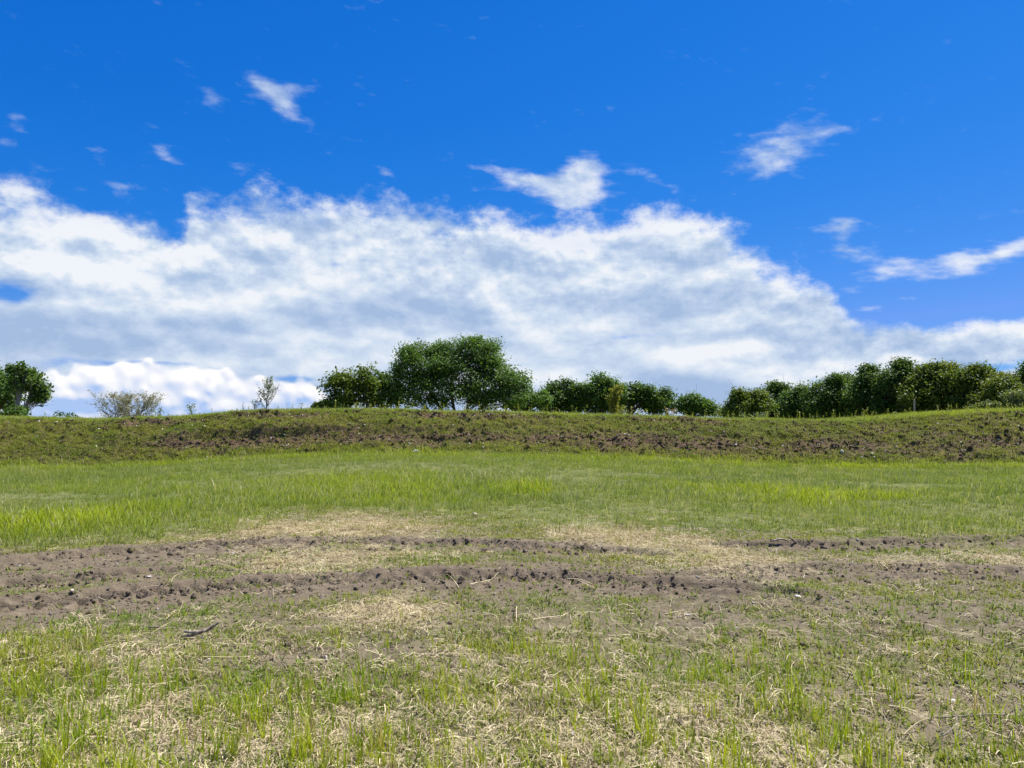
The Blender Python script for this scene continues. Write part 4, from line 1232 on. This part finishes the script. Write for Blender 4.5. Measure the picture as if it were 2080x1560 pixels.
stone('tan stone beside the long pale stalk, lower right', 1920, 1449, 12, M_TAN, 5, .6)
stone('pale stone in the upper left tyre track', 474, 1125, 8, M_STONE, 2, .7)
stone('pale flat stone between the left tyre tracks', 303, 1172, 11, M_STONE, 3, .5)
stone('white stone in the lowest left tyre track', 146, 1200, 10, M_STONE, 5, .7)
stone('tan lump of straw stone at the left edge of the picture', 6, 1308, 22, M_TAN, 1, .7)
stone('white stone by the foot of the curved branch, lower of two', 424, 1340, 8, M_STONE, 4, .7)
rs = random.Random(5)
SEEN = set()
LAND = [(30, 'the airy left tree'), (130, 'the far tree tops'), (262, 'the grey shrub'), (388, 'the dark broad leaved weed'), (540, 'the lone sapling'), (722, 'the rounded tree'), (800, 'the dark squeezed tree'),
        (930, 'the largest tree'), (1072, 'the small leafy tree'), (1142, 'the leftmost group tree'), (1224, 'the tallest group tree'), (1284, 'the lime shoots'), (1340, 'the ragged dark tree'), (1408, 'the sloping tree'), (1470, 'the gap of sky'),
        (1532, 'the silvery shrub'), (1600, 'the pointed dark tree'), (1690, 'the rising right wood'), (1790, 'the highest wood top'), (1856, 'the fence post'), (1975, 'the upright weed clump'), (2060, 'the tall pale shrub')]
for (px, py, w) in ((115, 858, 4), (151, 875, 3), (277, 866, 4), (275, 881, 4), (305, 926, 4), (420, 929, 4), (578, 884, 4), (645, 885, 4), (694, 898, 4), (740, 863, 4), (833, 902, 5), (852, 852, 4), (953, 902, 5), (981, 909, 5), (921, 864, 4),
                    (1093, 900, 4), (1095, 904, 5), (1140, 887, 4), (1182, 898, 4), (1277, 885, 4), (1328, 837 + 18, 4), (1444, 877, 4), (1494, 904, 5), (1589, 906, 5), (1482, 854, 5), (1635, 874, 4), (1694, 907, 4), (1866, 918, 5), (1990, 896, 5), (2028, 893, 5), (2068, 866, 5), (1905, 861, 4)):
    mark = min(LAND, key=lambda m_: abs(m_[0] - px))[1]
    a_ = (py - np.interp(px, [0, 640, 1040, 1650, 2080], [851, 834, 840, 856, 836])) / 85
    lab = 'small white stone in the %s of the berm, below %s' % ('top edge' if a_ < .25 else 'upper face' if a_ < .5 else 'lower face' if a_ < .75 else 'foot', mark)
    if lab in SEEN: continue
    SEEN.add(lab)
    stone(lab, px, py, w * 1.15, M_STONE, rs.randint(0, 5), .8, 'small white stones in the berm')

# lumps of earth pressed up by the tyre lugs: pieces of the ground
LUG = [rock_proto(400 + i, 2, .9, .8) for i in range(8)]
for m_ in LUG:
    m_.materials.clear(); m_.materials.append(M_CLOD)
    for vt in m_.vertices:
        k = max(0.0, min(1.0, vt.co.z + .4)); vt.co.x *= 1.25 - .85 * k; vt.co.y *= 1.25 - .85 * k
def lug_row(pts, step, skip, size):
    px0, px1 = pts[0][0], pts[-1][0]
    px = px0
    while px < px1:
        if rs.random() > skip:
            py = float(np.interp(px, [p[0] for p in pts], [p[1] for p in pts])) + rs.gauss(0, 2.6)
            x, y, z = hit(px + rs.gauss(0, 3), py)
            o = bpy.data.objects.new('soil_clod', LUG[rs.randint(0, 7)])
            COL.objects.link(o); o.parent = ground
            s = size * min(1.25, max(.22, rs.lognormvariate(-.62, .42))) * y / FPX
            o.location = (x, y, z + s * .18); o.scale = (s * 1.15, s, s * rs.uniform(.8, 1.3)); o.rotation_euler = (0, 0, rs.uniform(0, 6.28))
        px += step * rs.uniform(.85, 1.15)
lug_row([(640, 1196), (760, 1188), (1000, 1177), (1200, 1175), (1390, 1190)], 19, .12, 13)
lug_row([(560, 1206), (700, 1198), (900, 1196), (1140, 1192), (1380, 1193)], 23, .3, 12)
lug_row([(220, 1218), (350, 1210), (500, 1204), (620, 1200)], 22, .25, 13)
lug_row([(280, 1205), (450, 1196), (640, 1188)], 24, .35, 11)
lug_row([(0, 1197), (150, 1186), (300, 1170)], 17, .2, 14)
lug_row([(0, 1160), (150, 1150), (320, 1132), (420, 1124), (560, 1118)], 19, .25, 12)
lug_row([(60, 1143), (250, 1122), (400, 1112)], 26, .3, 11)
lug_row([(600, 1122), (800, 1118), (1000, 1122), (1200, 1126)], 15, .25, 12)
lug_row([(820, 1101), (1000, 1100), (1160, 1112), (1230, 1112)], 26, .3, 9)
lug_row([(1660, 1118), (1800, 1116), (1950, 1112)], 17, .25, 11)
lug_row([(1650, 1103), (1800, 1101), (1990, 1096)], 26, .3, 9)
lug_row([(1620, 1180), (1800, 1174), (1950, 1172), (2060, 1168)], 42, .3, 12)
lug_row([(960, 1158), (1200, 1164), (1380, 1176)], 26, .4, 9)
